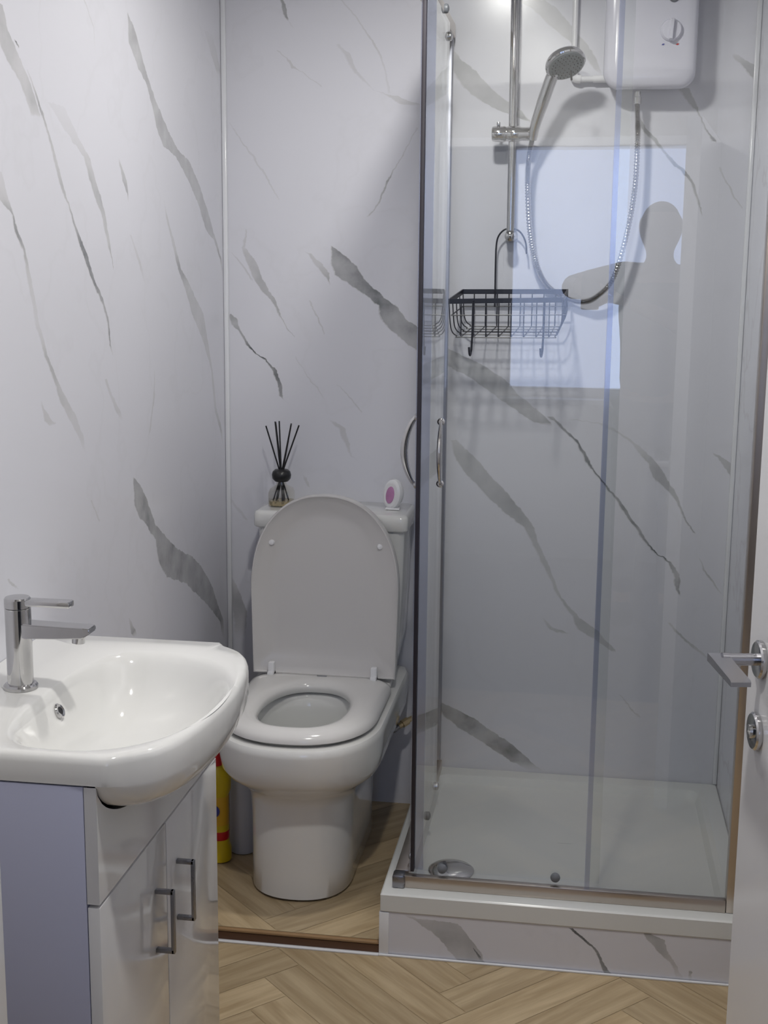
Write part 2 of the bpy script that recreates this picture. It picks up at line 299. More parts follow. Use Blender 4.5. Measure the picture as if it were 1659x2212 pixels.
# grey veins printed on the wall panels: rows of (height, left edge, right edge, strength) in metres
VEINS = {
 'left': [
  [(1.934,2.0560,2.1161,0.50),(1.895,2.0770,2.1349,0.50),(1.864,2.0993,2.1715,0.45),(1.833,2.1493,2.2096,0.45),(1.796,2.1921,2.2369,0.50),(1.775,2.2091,2.2546,0.35),(1.769,2.2105,2.2481,0.00)],
  [(1.887,2.1514,2.1569,0.00),(1.884,2.1565,2.1657,0.90),(1.877,2.1685,2.1741,0.70),(1.875,2.1702,2.1739,0.00)],
  [(1.845,2.2026,2.2103,0.25),(1.793,2.2401,2.2541,0.70),(1.768,2.2616,2.2739,0.60),(1.715,2.2977,2.3146,0.45),(1.660,2.3266,2.3484,0.70),(1.629,2.3608,2.3720,0.50),(1.579,2.3971,2.4133,0.75),(1.537,2.4283,2.4570,0.80),(1.492,2.4654,2.4850,0.80),(1.460,2.4999,2.5201,0.80),(1.437,2.5285,2.5440,0.70),(1.399,2.5488,2.5619,0.70),(1.357,2.5585,2.5691,0.80),(1.332,2.5753,2.5833,0.00)],
  [(1.802,2.2806,2.3658,0.12),(1.750,2.3825,2.4329,0.20),(1.721,2.4488,2.4848,0.45),(1.679,2.4738,2.5132,0.55),(1.646,2.5027,2.5405,0.60),(1.611,2.5376,2.5608,0.50),(1.566,2.5597,2.5807,0.45),(1.539,2.5784,2.5864,0.70),(1.513,2.5897,2.5977,0.70),(1.506,2.5918,2.5972,0.00)],
  [(1.736,2.6396,2.6451,0.00),(1.727,2.6417,2.6527,0.50),(1.692,2.6608,2.6918,0.60),(1.665,2.6867,2.6982,0.70),(1.646,2.6938,2.6967,0.00)],
  [(2.036,2.7179,2.7236,0.00),(2.030,2.7174,2.7288,0.65),(2.008,2.7183,2.7644,0.62),(1.977,2.7186,2.7916,0.60),(1.933,2.7758,2.8272,0.62),(1.905,2.8278,2.8621,0.62),(1.871,2.8562,2.9042,0.60),(1.822,2.8875,2.9806,0.60),(1.787,2.9339,3.0481,0.60),(1.769,3.0286,3.1388,0.58),(1.716,3.1352,3.2211,0.58),(1.663,3.2100,3.2834,0.55),(1.608,3.2679,3.3398,0.55),(1.586,3.3386,3.3647,0.55),(1.539,3.3934,3.4114,0.60),(1.491,3.4136,3.4272,0.60)],
  [(1.666,2.0713,2.0888,0.25),(1.622,2.0668,2.1110,0.40),(1.597,2.1175,2.1266,0.70),(1.571,2.1276,2.1462,0.70),(1.536,2.1540,2.1692,0.60),(1.493,2.1689,2.1882,0.35),(1.412,2.1943,2.2142,0.25),(1.387,2.2099,2.2301,0.30),(1.353,2.2311,2.2476,0.55),(1.299,2.2724,2.2938,0.45),(1.261,2.2951,2.3348,0.50),(1.231,2.3324,2.3711,0.35),(1.186,2.3793,2.4076,0.30),(1.152,2.4049,2.4145,0.00)],
  [(1.276,2.2035,2.2116,0.00),(1.262,2.2104,2.2226,0.35),(1.235,2.2203,2.2535,0.40),(1.229,2.2385,2.2743,0.30),(1.226,2.2487,2.2698,0.00)],
  [(1.669,2.9263,2.9330,0.00),(1.628,2.9438,2.9608,0.40),(1.556,2.9942,3.0226,0.40),(1.513,3.0270,3.0561,0.70),(1.469,3.0755,3.1285,0.45),(1.400,3.1361,3.2359,0.45),(1.327,3.2321,3.2738,0.40),(1.252,3.2956,3.3129,0.35),(1.152,3.3166,3.3430,0.30),(1.084,3.3713,3.3941,0.50),(1.044,3.3923,3.4015,0.00)],
  [(1.067,2.6792,2.6821,0.00),(1.060,2.6817,2.6935,0.70),(1.041,2.6804,2.7253,0.72),(1.001,2.6807,2.7690,0.70),(0.970,2.7117,2.7925,0.70),(0.935,2.7652,2.8196,0.72),(0.897,2.8178,2.8844,0.70),(0.839,2.8378,2.9874,0.70),(0.789,2.8968,3.1190,0.68),(0.740,3.0400,3.1991,0.68),(0.672,3.1637,3.2825,0.70),(0.617,3.2587,3.3251,0.75),(0.559,3.3460,3.3783,0.75),(0.493,3.3755,3.3943,0.70)],
  [(0.760,2.6265,2.6352,0.20),(0.721,2.6416,2.6741,0.60),(0.708,2.6615,2.6794,0.50)],
  [(0.985,2.0390,2.0479,0.40),(0.969,2.0558,2.0685,0.50),(0.956,2.0788,2.0862,0.00)],
  [(1.288,2.5241,2.5423,0.30),(1.257,2.5479,2.5665,0.30),(1.214,2.5905,2.6181,0.30),(1.193,2.6166,2.6278,0.00)],
  [(1.056,2.4285,2.4359,0.30),(1.006,2.4698,2.4800,0.25),(1.001,2.4720,2.4770,0.00)],
  [(2.098,3.2736,3.3565,0.10),(2.021,3.3733,3.4258,0.35),(2.005,3.3941,3.4205,0.00)],
  [(2.011,2.4737,2.4832,0.25),(1.969,2.5176,2.5250,0.20),(1.919,2.5280,2.5330,0.00)],
  [(1.285,2.8377,2.8442,0.30),(1.223,2.8237,2.8366,0.35),(1.152,2.7931,2.8058,0.30),(1.138,2.7857,2.7920,0.00)],
  [(1.584,2.6977,2.7093,0.20),(1.522,2.7457,2.7668,0.30),(1.472,2.7938,2.8032,0.00)],
 ],
 'back': [
  [(2.195,-0.8044,-0.7946,0.70),(2.173,-0.8008,-0.7850,0.70),(2.152,-0.7912,-0.7802,0.75),(2.144,-0.7826,-0.7802,0.30),(2.127,-0.7705,-0.7656,0.20),(2.125,-0.7681,-0.7656,0.00)],
  [(2.071,-0.8124,-0.8075,0.30),(2.053,-0.7879,-0.7830,0.35),(2.026,-0.7733,-0.7610,0.40),(2.018,-0.7488,-0.7439,0.25),(1.983,-0.6999,-0.6925,0.20),(1.977,-0.6950,-0.6901,0.00)],
  [(2.085,-0.6575,-0.6454,0.20),(2.056,-0.6368,-0.6174,0.30),(2.022,-0.6185,-0.6028,0.35),(1.993,-0.5905,-0.5784,0.20),(1.970,-0.5601,-0.5541,0.15),(1.958,-0.5238,-0.5057,0.35),(1.935,-0.4934,-0.4394,0.35),(1.931,-0.4694,-0.4334,0.00)],
  [(2.192,-0.6458,-0.6397,0.20),(2.135,-0.5974,-0.5914,0.25),(2.084,-0.5610,-0.5526,0.30),(2.021,-0.5304,-0.5244,0.20),(1.964,-0.5202,-0.5106,0.15),(1.962,-0.5178,-0.5130,0.00)],
  [(1.892,-0.9418,-0.9380,0.10),(1.851,-0.9160,-0.9109,0.30),(1.792,-0.8739,-0.8664,0.25),(1.756,-0.8491,-0.8416,0.30),(1.697,-0.8144,-0.8094,0.20),(1.691,-0.8120,-0.8095,0.00)],
  [(1.877,-0.4470,-0.4410,0.30),(1.837,-0.4681,-0.4633,0.30),(1.768,-0.5061,-0.5012,0.50),(1.744,-0.5204,-0.5131,0.75),(1.732,-0.5252,-0.5179,0.60),(1.685,-0.5455,-0.5394,0.50),(1.656,-0.5698,-0.5637,0.50),(1.650,-0.5760,-0.5723,0.00)],
  [(1.619,-0.9008,-0.8957,0.40),(1.570,-0.9114,-0.9012,0.30),(1.558,-0.9103,-0.8887,0.45),(1.534,-0.9016,-0.8724,0.50),(1.492,-0.8829,-0.8536,0.55),(1.461,-0.8615,-0.8361,0.60),(1.431,-0.8324,-0.8172,0.60),(1.395,-0.8110,-0.8034,0.70),(1.370,-0.7984,-0.7933,0.70),(1.352,-0.7883,-0.7832,0.80),(1.340,-0.7705,-0.7654,0.80),(1.334,-0.7680,-0.7655,0.00)],
  [(1.558,-0.9434,-0.9396,0.30),(1.528,-0.9208,-0.9119,0.35),(1.492,-0.8918,-0.8829,0.40),(1.479,-0.8830,-0.8766,0.00)],
  [(1.395,-0.9493,-0.9415,0.80),(1.380,-0.9482,-0.9263,0.75),(1.368,-0.9457,-0.9213,0.60),(1.350,-0.9228,-0.9138,0.75),(1.313,-0.9038,-0.8910,0.85),(1.288,-0.8783,-0.8706,0.90),(1.280,-0.8629,-0.8527,0.90),(1.264,-0.8438,-0.8348,0.85),(1.246,-0.8298,-0.8144,0.75),(1.215,-0.8197,-0.8043,0.75),(1.177,-0.8096,-0.7980,0.80),(1.168,-0.7993,-0.7968,0.40),(1.152,-0.7827,-0.7788,0.00)],
  [(1.565,-0.7435,-0.7409,0.00),(1.554,-0.7322,-0.7197,0.45),(1.530,-0.7172,-0.6934,0.50),(1.506,-0.6971,-0.6721,0.55),(1.482,-0.6770,-0.6708,0.60),(1.472,-0.6720,-0.6707,0.00)],
  [(1.578,-0.6722,-0.6697,0.00),(1.576,-0.6710,-0.6635,0.80),(1.560,-0.6709,-0.6398,0.78),(1.530,-0.6709,-0.6061,0.75),(1.500,-0.6595,-0.5811,0.75),(1.476,-0.6183,-0.5623,0.75),(1.447,-0.5745,-0.5249,0.75),(1.423,-0.5432,-0.4937,0.78),(1.387,-0.5342,-0.4623,0.75),(1.369,-0.5216,-0.4312,0.75),(1.339,-0.4865,-0.4061,0.72),(1.303,-0.4364,-0.3316,0.60),(1.274,-0.3680,-0.2636,0.55),(1.233,-0.2872,-0.1955,0.55),(1.197,-0.2373,-0.1641,0.55),(1.162,-0.1874,-0.1205,0.60),(1.124,-0.1254,-0.0744,0.60),(1.115,-0.0886,-0.0741,0.00)],
  [(1.432,-0.7311,-0.7248,0.30),(1.384,-0.7058,-0.6995,0.40),(1.347,-0.6894,-0.6844,0.30),(1.341,-0.6869,-0.6844,0.00)],
  [(1.284,-0.7694,-0.7631,0.15),(1.235,-0.7377,-0.7326,0.25),(1.186,-0.6994,-0.6931,0.25),(1.161,-0.6803,-0.6765,0.00)],
  [(1.212,-0.6550,-0.6512,0.15),(1.175,-0.6168,-0.6105,0.30),(1.139,-0.5875,-0.5824,0.30),(1.135,-0.5849,-0.5824,0.00)],
  [(1.117,-0.6764,-0.6687,0.00),(1.109,-0.6687,-0.6534,0.30),(1.093,-0.6508,-0.6292,0.40),(1.050,-0.6290,-0.6124,0.40),(1.018,-0.6161,-0.6071,0.20),(1.000,-0.5904,-0.5866,0.00)],
  [(0.963,-0.7510,-0.7445,0.00),(0.954,-0.7432,-0.7316,0.35),(0.931,-0.7355,-0.7277,0.35),(0.925,-0.7316,-0.7277,0.00)],
  [(0.674,-0.9609,-0.9502,0.20),(0.621,-0.9576,-0.9241,0.50),(0.568,-0.9515,-0.9046,0.60),(0.528,-0.9453,-0.9050,0.40),(0.488,-0.9390,-0.9121,0.20)],
  [(0.891,-0.9608,-0.9476,0.10),(0.834,-0.9153,-0.9020,0.30),(0.828,-0.9087,-0.9008,0.00)],
  [(2.075,-0.3704,-0.3586,0.30),(2.041,-0.3639,-0.3284,0.50),(2.013,-0.3539,-0.2925,0.50),(1.973,-0.3270,-0.2563,0.50),(1.938,-0.2790,-0.2084,0.50),(1.915,-0.2313,-0.1726,0.50),(1.898,-0.1838,-0.1604,0.70),(1.890,-0.1625,-0.1508,0.40),(1.881,-0.1482,-0.1423,0.00)],
  [(2.182,-0.1919,-0.1227,0.35),(2.148,-0.1447,-0.0815,0.40),(2.115,-0.1091,-0.0517,0.45),(2.081,-0.0620,-0.0253,0.45),(2.059,-0.0325,-0.0039,0.50),(2.014,-0.0022,0.0185,0.40),(2.003,0.0097,0.0212,0.00)],
  [(1.896,0.1171,0.1217,0.60),(1.868,0.1241,0.1412,0.75),(1.845,0.1480,0.1628,0.70),(1.811,0.1781,0.1895,0.70),(1.783,0.2023,0.2193,0.70),(1.766,0.2259,0.2430,0.75),(1.738,0.2501,0.2615,0.70),(1.698,0.2669,0.2772,0.60),(1.664,0.2790,0.2858,0.70),(1.653,0.2864,0.2887,0.00)],
  [(1.967,0.2068,0.2384,0.50),(1.939,0.2285,0.2511,0.50),(1.906,0.2584,0.2663,0.60),(1.867,0.2796,0.2886,0.70),(1.839,0.2958,0.3093,0.70),(1.833,0.3073,0.3107,0.00)],
  [(1.777,0.3160,0.3228,0.30),(1.710,0.3537,0.3605,0.40),(1.676,0.3759,0.3816,0.30),(1.673,0.3783,0.3806,0.00)],
  [(2.048,0.3346,0.3457,0.00),(2.040,0.3383,0.3572,0.50),(2.020,0.3583,0.3938,0.60),(1.993,0.3799,0.4043,0.60),(1.976,0.3997,0.4108,0.00)],
  [(1.139,-0.0894,-0.0712,0.50),(1.121,-0.0646,-0.0501,0.70),(1.091,-0.0333,-0.0200,0.80),(1.068,-0.0082,0.0050,0.80),(1.031,0.0136,0.0281,0.80),(1.001,0.0305,0.0414,0.80),(0.977,0.0520,0.0641,0.90),(0.929,0.0938,0.1059,0.80),(0.904,0.1069,0.1250,0.85),(0.874,0.1323,0.1480,0.80),(0.850,0.1515,0.1659,0.85),(0.813,0.1772,0.1893,0.85),(0.783,0.2052,0.2148,0.90),(0.774,0.2237,0.2345,0.90),(0.760,0.2400,0.2544,0.85),(0.729,0.2560,0.2740,0.80),(0.697,0.2611,0.2791,0.80),(0.675,0.2730,0.2815,0.85),(0.666,0.2807,0.2843,0.00)],
  [(1.072,0.1358,0.1513,0.30),(1.024,0.1737,0.2035,0.50),(0.988,0.1933,0.2290,0.55),(0.952,0.2308,0.2522,0.60),(0.922,0.2561,0.2679,0.60),(0.892,0.2695,0.2790,0.60),(0.861,0.2889,0.2972,0.70),(0.843,0.3017,0.3101,0.80),(0.837,0.3080,0.3116,0.00)],
  [(1.134,-0.0348,-0.0167,0.30),(1.124,0.0439,0.0678,0.30),(1.095,0.1049,0.1192,0.35),(1.066,0.1420,0.1599,0.35),(1.062,0.1541,0.1601,0.00)],
  [(1.060,0.3412,0.3459,0.00),(1.051,0.3452,0.3557,0.50),(1.030,0.3628,0.3920,0.60),(1.000,0.3879,0.4054,0.60),(0.988,0.4003,0.4061,0.00)],
  [(1.070,-0.3457,-0.3270,0.40),(1.021,-0.3323,-0.2702,0.50),(0.985,-0.3066,-0.2383,0.50),(0.942,-0.2621,-0.1939,0.50),(0.912,-0.2365,-0.1709,0.55),(0.875,-0.1921,-0.1365,0.55),(0.839,-0.1415,-0.1106,0.55),(0.801,-0.1181,-0.0971,0.50),(0.764,-0.1021,-0.0799,0.45),(0.714,-0.0758,-0.0572,0.40),(0.676,-0.0560,-0.0424,0.50),(0.651,-0.0427,-0.0304,0.50),(0.602,-0.0038,0.0147,0.50),(0.565,0.0099,0.0655,0.50),(0.534,0.0606,0.0914,0.50),(0.510,0.0986,0.1171,0.50),(0.504,0.1112,0.1198,0.00)],
  [(0.597,-0.0870,-0.0820,0.00),(0.588,-0.0830,-0.0755,0.30),(0.566,-0.0710,-0.0524,0.50),(0.554,-0.0519,-0.0146,0.50),(0.549,-0.0268,0.0042,0.00)],
  [(0.337,-0.3772,-0.3578,0.70),(0.319,-0.3639,-0.3123,0.75),(0.294,-0.3440,-0.2602,0.75),(0.263,-0.3046,-0.2145,0.75),(0.233,-0.2523,-0.1625,0.75),(0.202,-0.2000,-0.1232,0.75),(0.177,-0.1608,-0.0969,0.70),(0.153,-0.1089,-0.0643,0.70)],
  [(0.595,0.2479,0.2576,0.30),(0.564,0.2761,0.2858,0.50),(0.534,0.3116,0.3236,0.50),(0.504,0.3494,0.3615,0.30),(0.498,0.3558,0.3618,0.00)],
  [(0.775,0.3208,0.3255,0.30),(0.732,0.3433,0.3517,0.50),(0.696,0.3692,0.3775,0.40),(0.671,0.3884,0.3932,0.00)],
  [(0.387,0.1321,0.1371,0.30),(0.350,0.1610,0.1671,0.50),(0.325,0.1844,0.1930,0.30),(0.322,0.1869,0.1931,0.00)],
 ],
 'plinth': [
  [(0.101,-0.3514,-0.3410,0.00),(0.094,-0.3409,-0.3201,0.40),(0.090,-0.3304,-0.2270,0.50),(0.065,-0.2884,-0.2058,0.60),(0.039,-0.2620,-0.1847,0.60),(0.024,-0.2514,-0.1740,0.55),(0.003,-0.2302,-0.1632,0.50),(-0.013,-0.1731,-0.1566,0.80)],
  [(0.042,-0.1991,-0.1950,0.00),(0.033,-0.1968,-0.1906,0.85),(0.016,-0.1840,-0.1738,0.90),(-0.013,-0.1648,-0.1535,0.90)],
  [(0.102,0.0150,0.0270,0.90),(0.081,0.0378,0.0498,0.80),(0.061,0.0636,0.0746,0.80),(0.035,0.0816,0.0916,0.85),(0.009,0.0907,0.1056,0.80),(-0.009,0.1034,0.1233,0.85)],
  [(0.105,0.1722,0.1919,0.75),(0.090,0.1848,0.2240,0.60),(0.059,0.2128,0.2354,0.60),(0.034,0.2367,0.2504,0.60),(-0.001,0.2522,0.2718,0.75)],
  [(0.029,0.2763,0.2821,0.00),(0.024,0.2765,0.2844,0.70),(-0.001,0.2798,0.2856,0.60)],
 ],
}

# ================================================================= the room
YB, XL, XR, YE, ZC = 3.435, -.96, .402, .95, 2.40
def wallbox(name, m, *a): return struct(name, mbox(*a), m)
m_left = marble('marble_panel_left', VEINS['left'], 'Y', 1)
m_back = marble('marble_panel_back', VEINS['back'], 'X', 2)
m_plinth = marble('marble_panel_plinth', VEINS['plinth'], 'X', 3, soft=.003)
m_gen = marble('marble_panel_right', [], 'Y', 4, generic=True)
wallbox('wall_left', m_left, XL-.08, XL, YE, YB+.08, 0, ZC)
wallbox('wall_back', m_back, XL, XR, YB, YB+.08, 0, ZC)
wallbox('wall_right', m_gen, XR, XR+.08, YE, YB+.08, 0, ZC)
# wall with the doorway the camera looks through
DX0, DX1, DZ = -.47, .385, 1.925
b = B(); box(b, XL-.08, DX0-.03, YE-.10, YE, 0, ZC); box(b, DX1+.03, XR+.08, YE-.10, YE, 0, ZC); box(b, DX0-.03, DX1+.03, YE-.10, YE, DZ+.03, ZC)
struct('wall_entry', b, M['paint'])
b = B(); box(b, DX0-.03, DX0, YE-.115, YE+.015, 0, DZ+.03, .004); box(b, DX1, DX1+.017, YE-.115, YE-.02, 0, DZ+.03, .004); box(b, DX0, DX1, YE-.115, YE+.015, DZ, DZ+.03, .004)
struct('trim_1', b, M['trim'])
struct('ceiling', mbox(-1.7, 1.9, -1.6, YB+.08, ZC, ZC+.06), M['ceil'])
# hall beyond the doorway, behind the camera
HX0, HX1, HY = -1.6, 1.8, -1.5
b = B(); WX0, WX1, WZ0, WZ1 = -.43, .86, .87, 2.27
box(b, HX0, WX0, HY-.1, HY, 0, ZC); box(b, WX1, HX1, HY-.1, HY, 0, ZC); box(b, WX0, WX1, HY-.1, HY, 0, WZ0); box(b, WX0, WX1, HY-.1, HY, WZ1, ZC)
struct('wall_front', b, M['paint'])
b = B(); box(b, HX0-.08, HX0, HY-.1, YE, 0, ZC); struct('wall_hall_left', b, M['paint'])
b = B(); box(b, HX1, HX1+.08, HY-.1, YE, 0, ZC); struct('wall_hall_right', b, M['paint'])
b = B(); box(b, HX0, XL-.08, YE-.10, YE, 0, ZC); box(b, XR+.08, HX1, YE-.10, YE, 0, ZC); struct('wall_hall_entry', b, M['paint'])
b = B(); box(b, HX0, HX1, HY-.1, YE-.10, -.05, 0); struct('floor_hall', b, M['carpet'])
b = B()
for a in ((WX0, WX0+.05, WZ0, WZ1), (WX1-.05, WX1, WZ0, WZ1), (WX0, WX1, WZ0, WZ0+.05), (WX0, WX1, WZ1-.05, WZ1)):
    box(b, a[0], a[1], HY-.08, HY-.02, a[2], a[3], .005)
box(b, WX0-.03, WX1+.03, HY-.02, HY+.10, WZ0-.03, WZ0, .006)
w = struct('window_1', b, M['trim'])
obj('pane', mbox(WX0+.05, WX1-.05, HY-.055, HY-.05, WZ0+.05, WZ1-.05), M['glass'], w)

# herringbone floors: every plank a face with its own tone
def herring(name, x0, x1, y0, y1, z, thick, ox, oy, w=.09, nlen=6):
    bm = B(); uvl = bm.loops.layers.uv.new('UVMap'); cl = bm.loops.layers.color.new('plank')
    L = w*nlen; c = math.cos(math.pi/4); rnd = random.Random(int(ox*1000)+5)
    def clip(poly):
        for ax, lim, sg in ((0, x0, 1), (0, x1, -1), (1, y0, 1), (1, y1, -1)):
            out = []
            for i in range(len(poly)):
                a, b_ = poly[i-1], poly[i]; da = sg*(a[ax]-lim); db = sg*(b_[ax]-lim)
                if (da >= 0) != (db >= 0):
                    t = da/(da-db); out.append(tuple(a[k]+(b_[k]-a[k])*t for k in range(4)))
                if db >= 0: out.append(b_)
            poly = out
            if not poly: return []
        return poly
    g = .0006
    for i in range(-40, 40):
        for j in range(-9, 9):
            for kind in (0, 1):
                # lattice of the herringbone in the 45 degree frame, w-sized cells
                a0 = (i + j*nlen)*w; b0 = (i - j*nlen)*w
                if kind == 0: r = (a0, b0, a0+L, b0+w)
                else: r = (a0, b0+w, a0+w, b0+w+L)
                pts = [(r[0]+g, r[1]+g), (r[2]-g, r[1]+g), (r[2]-g, r[3]-g), (r[0]+g, r[3]-g)]
                q = []
                for (p, s) in pts:
                    X = ox+(p-s)*c; Y = oy+(p+s)*c
                    uu, vv = ((p-r[0], s-r[1]) if kind == 0 else (s-r[1], p-r[0]))
                    q.append((X, Y, uu, vv))
                q = clip(q)
                if len(q) < 3: continue
                vs_ = [bm.verts.new((p[0], p[1], z)) for p in q]
                try: f = bm.faces.new(vs_)
                except ValueError: continue
                t = (rnd.random(), rnd.random(), rnd.random(), 1)
                for lp, p in zip(f.loops, q): lp[uvl].uv = (p[2], p[3]); lp[cl] = t
    box(bm, x0, x1, y0, y1, z-thick, z-.0008)
    return struct(name, bm, M['oak'])
herring('floor', XL, XR, YE-.10, 2.66, 0, .05, -.189, 2.456)
herring('floor.001', XL, -.404, 2.668, YB, .030, .030, -.62, 2.52)
struct('trim_2', mbox(XL, -.404, 2.655, 2.668, .0235, .0305, .003), M['step'])
struct('trim_3', mbox(XL, -.404, 2.658, 2.668, .0, .022), mat('dark_step_core', (.10, .045, .02), .6))
struct('trim_4', mbox(-.98+.02, -.404, 2.648, 2.660, 0, .004, .001), M['trim'])
# corner strips of the wall panels
struct('trim_5', mbox(XL, XL+.013, YB-.013, YB, 0, ZC, .004), M['trim'])
struct('trim_6', mbox(XR-.012, XR, YB-.012, YB, .15, ZC, .004), M['trim'])
struct('trim_7', mbox(-.404, XR, 2.650, 2.656, 0, .004, .001), M['trim'])

# ================================================================= shower plinth and tray
b = mbox(-.396, XR-.001, 2.658, YB-.001, 0, .1035)
pl = struct('plinth', b, m_plinth)
obj('edge_strip', mbox(-.404, -.382, 2.654, 2.672, 0, .1035, .001), M['trim'], pl)
obj('side_board', mbox(-.404, -.396, 2.672, YB-.001, .0, .1035), M['gloss'], pl)
TX0, TX1, TY0, TY1 = -.402, XR-.0005, 2.654, YB-.002
b = B(); rings = []
for ins, z in ((.004, .1038), (0, .108), (0, .1455), (.0035, .149), (.046, .149), (.052, .1475), (.062, .128), (.068, .1255), (.20, .1235), (.385, .1225)):
    rings.append(rrect(TX0+ins, TX1-ins, TY0+ins, TY1-ins, max(.003, .003 if ins < .04 else min(.03, .39-ins)), z))
loft(b, rings)
tray = obj('shower_tray', b, M['acrylic'])
tag(tray, 'white square shower tray with raised rim on the marble plinth', 'shower tray')
b = B(); lathe(b, [(.054, 0), (.054, .004), (.048, .0085), (.03, .012), (.0, .013)], 40, (-.262, 2.842, .1235))
wc = obj('waste_cover', b, M['chrome'], tray); wc['label'] = 'round chrome waste cover'

# ================================================================= glass enclosure
enc = thing('shower_enclosure', (-.36, 2.70, .149), 'glass shower enclosure with silver frame standing on the white tray', 'shower enclosure')
ET = 2.125
GY, GX = 2.712, -.352
b = B(); box(b, -.360, .3495, 2.690, 2.707, .149, .1775, .0015)
obj('front_bottom_rail', b, M['alu'], enc)
b = B(); box(b, -.378, -.346, 2.720, 3.412, .149, .1775, .003)
obj('side_bottom_rail', b, M['alu'], enc)
b = B(); box(b, -.380, -.352, 2.684, 2.716, .149, .179, .004)
obj('bottom_corner_bracket', b, M['satin'], enc)
b = B(); box(b, -.378, .372, 2.690, 2.724, ET-.035, ET, .003); obj('front_top_rail', b, M['alu'], enc)
b = B(); box(b, -.378, -.346, 2.724, 3.412, ET-.035, ET, .003); obj('side_top_rail', b, M['alu'], enc)
b = B(); box(b, .350, XR-.001, 2.690, 2.722, .149, ET, .003); obj('front_wall_profile', b, M['alu'], enc)
b = B(); box(b, -.378, -.352, 3.405, YB-.001, .149, ET, .003); obj('side_wall_profile', b, M['profile'], enc)
fp = obj('front_fixed_panel', mbox(.048, .352, 2.698, 2.703, .172, ET-.03), M['glass'], enc)
obj('panel_edge_seal', mbox(.046, .057, 2.6965, 2.7045, .176, ET-.035), M['glass_seal'], fp)
sp_ = obj('side_fixed_panel', mbox(-.372, -.367, 3.06, 3.408, .172, ET-.03), M['glass'], enc)
# front sliding door
fd = obj('front_sliding_door', mbox(-.332, .078, 2.712, 2.7175, .184, ET-.036), M['glass'], enc)
obj('door_edge_seal', mbox(-.332, -.314, 2.7105, 2.719, .186, ET-.038), M['glass_seal'], fd)
obj('magnet_strip', mbox(-.341, -.333, 2.700, 2.719, .184, ET-.036, .001), M['seal'], fd)
def dhandle(z0, z1, base, out, r=.0045):
    """arched bar handle from z0 to z1 standing off the glass along out"""
    base = Vector(base); out = Vector(out); P = []
    for k in range(21):
        t = k/20; z = z1+(z0-z1)*t; s = math.sin(math.pi*t)**.7
        P.append(base+Vector((0, 0, z))+out*(.004+.026*s))
    bm = B(); tube(bm, P, [r*(.8+.45*math.sin(math.pi*k/20)) for k in range(21)], 10, 1.5)
    for z in (z0, z1): lathe(bm, [(.008, 0), (.008, .006), (.005, .009)], 16, base+Vector((0, 0, z)), out)
    return bm
h = obj('door_handle', dhandle(1.068, 1.200, (-.290, 2.712, 0), (0, -1, 0)), M['chrome'], fd)
def roller(loc, ax):
    bm = B(); lathe(bm, [(.0, -.002), (.010, -.002), (.011, .002), (.010, .006), (.004, .009), (0, .009)], 20, loc, ax); return bm
for x in (-.27, -.018):
    obj('roller', roller((x, 2.7115, .192), (0, -1, 0)), M['grey'], fd); obj('roller', roller((x, 2.7115, ET-.052), (0, -1, 0)), M['grey'], fd)
sd = obj('side_sliding_door', mbox(-.3435, -.338, 2.724, 3.20, .184, ET-.036), M['glass'], enc)
obj('door_edge_seal', mbox(-.3455, -.336, 2.720, 2.734, .186, ET-.038), M['glass_seal'], sd)
obj('door_handle', dhandle(1.056, 1.204, (-.3435, 2.752, 0), (-1, 0, 0)), M['chrome'], sd)
for y, z in ((2.99, .193), (3.18, .193), (3.09, 2.100), (3.18, 2.055)):
    obj('roller', roller((-.338, y, z), (1, 0, 0)), M['grey'] if y < 3.1 else M['chrome'], sd)
obj('roller', roller((-.3435, 2.758, .193), (-1, 0, 0)), M['chrome'], sd)

# ================================================================= toilet
tl = thing('toilet', (-.635, 3.0, .03), 'white close-coupled toilet with its lid up, standing on the raised oak floor', 'toilet')
TX = -.637
def resample(P, n=112, c=(-.635, 3.0)):
    """same ring, one point per equal angle about c"""
    z = P[0].z; out = []
    for k in range(n):
        a = 2*math.pi*k/n+.013; d = (math.cos(a), math.sin(a)); best = None
        for i in range(len(P)):
            x1, y1 = P[i-1].x-c[0], P[i-1].y-c[1]; x2, y2 = P[i].x-c[0], P[i].y-c[1]
            c1 = d[0]*y1-d[1]*x1; c2 = d[0]*y2-d[1]*x2
            if (c1 <= 0) != (c2 <= 0):
                t = c1/(c1-c2); qx, qy = x1+(x2-x1)*t, y1+(y2-y1)*t; s = qx*d[0]+qy*d[1]
                if s > 0 and (best is None or s > best): best = s
        out.append(Vector((c[0]+d[0]*best, c[1]+d[1]*best, z)))
    return out
def dring(*a, **k): return resample(dring_(*a, **k))
def dring_(w, yf, yb, z, n=48, e=2.3, rb=.04, cx=TX):
    """D shaped ring: rounded towards -y (front), squarer at the back"""
    P = []; h = w/2; ym = yf+min(h*1.12, (yb-yf)*.6)
    for k in range(n):
        a = math.pi+math.pi*k/(n-1)
        ca, sa = math.cos(a), math.sin(a)
        x = h*math.copysign(abs(ca)**(2/e), ca); y = (ym-yf)*math.copysign(abs(sa)**(2/e), sa)
        P.append(Vector((cx+x, ym+y, z)))
    for k in range(1, 13):
        t = k/13; a = math.pi/2*0
    # back corners
    for k in range(7):
        a = math.radians(0+90*k/6); P.append(Vector((cx+h-rb+rb*math.cos(a), yb-rb+rb*math.sin(a), z)))
    for k in range(7):
        a = math.radians(90+90*k/6); P.append(Vector((cx-h+rb+rb*math.cos(a), yb-rb+rb*math.sin(a), z)))
    return P
b = B(); rings = []
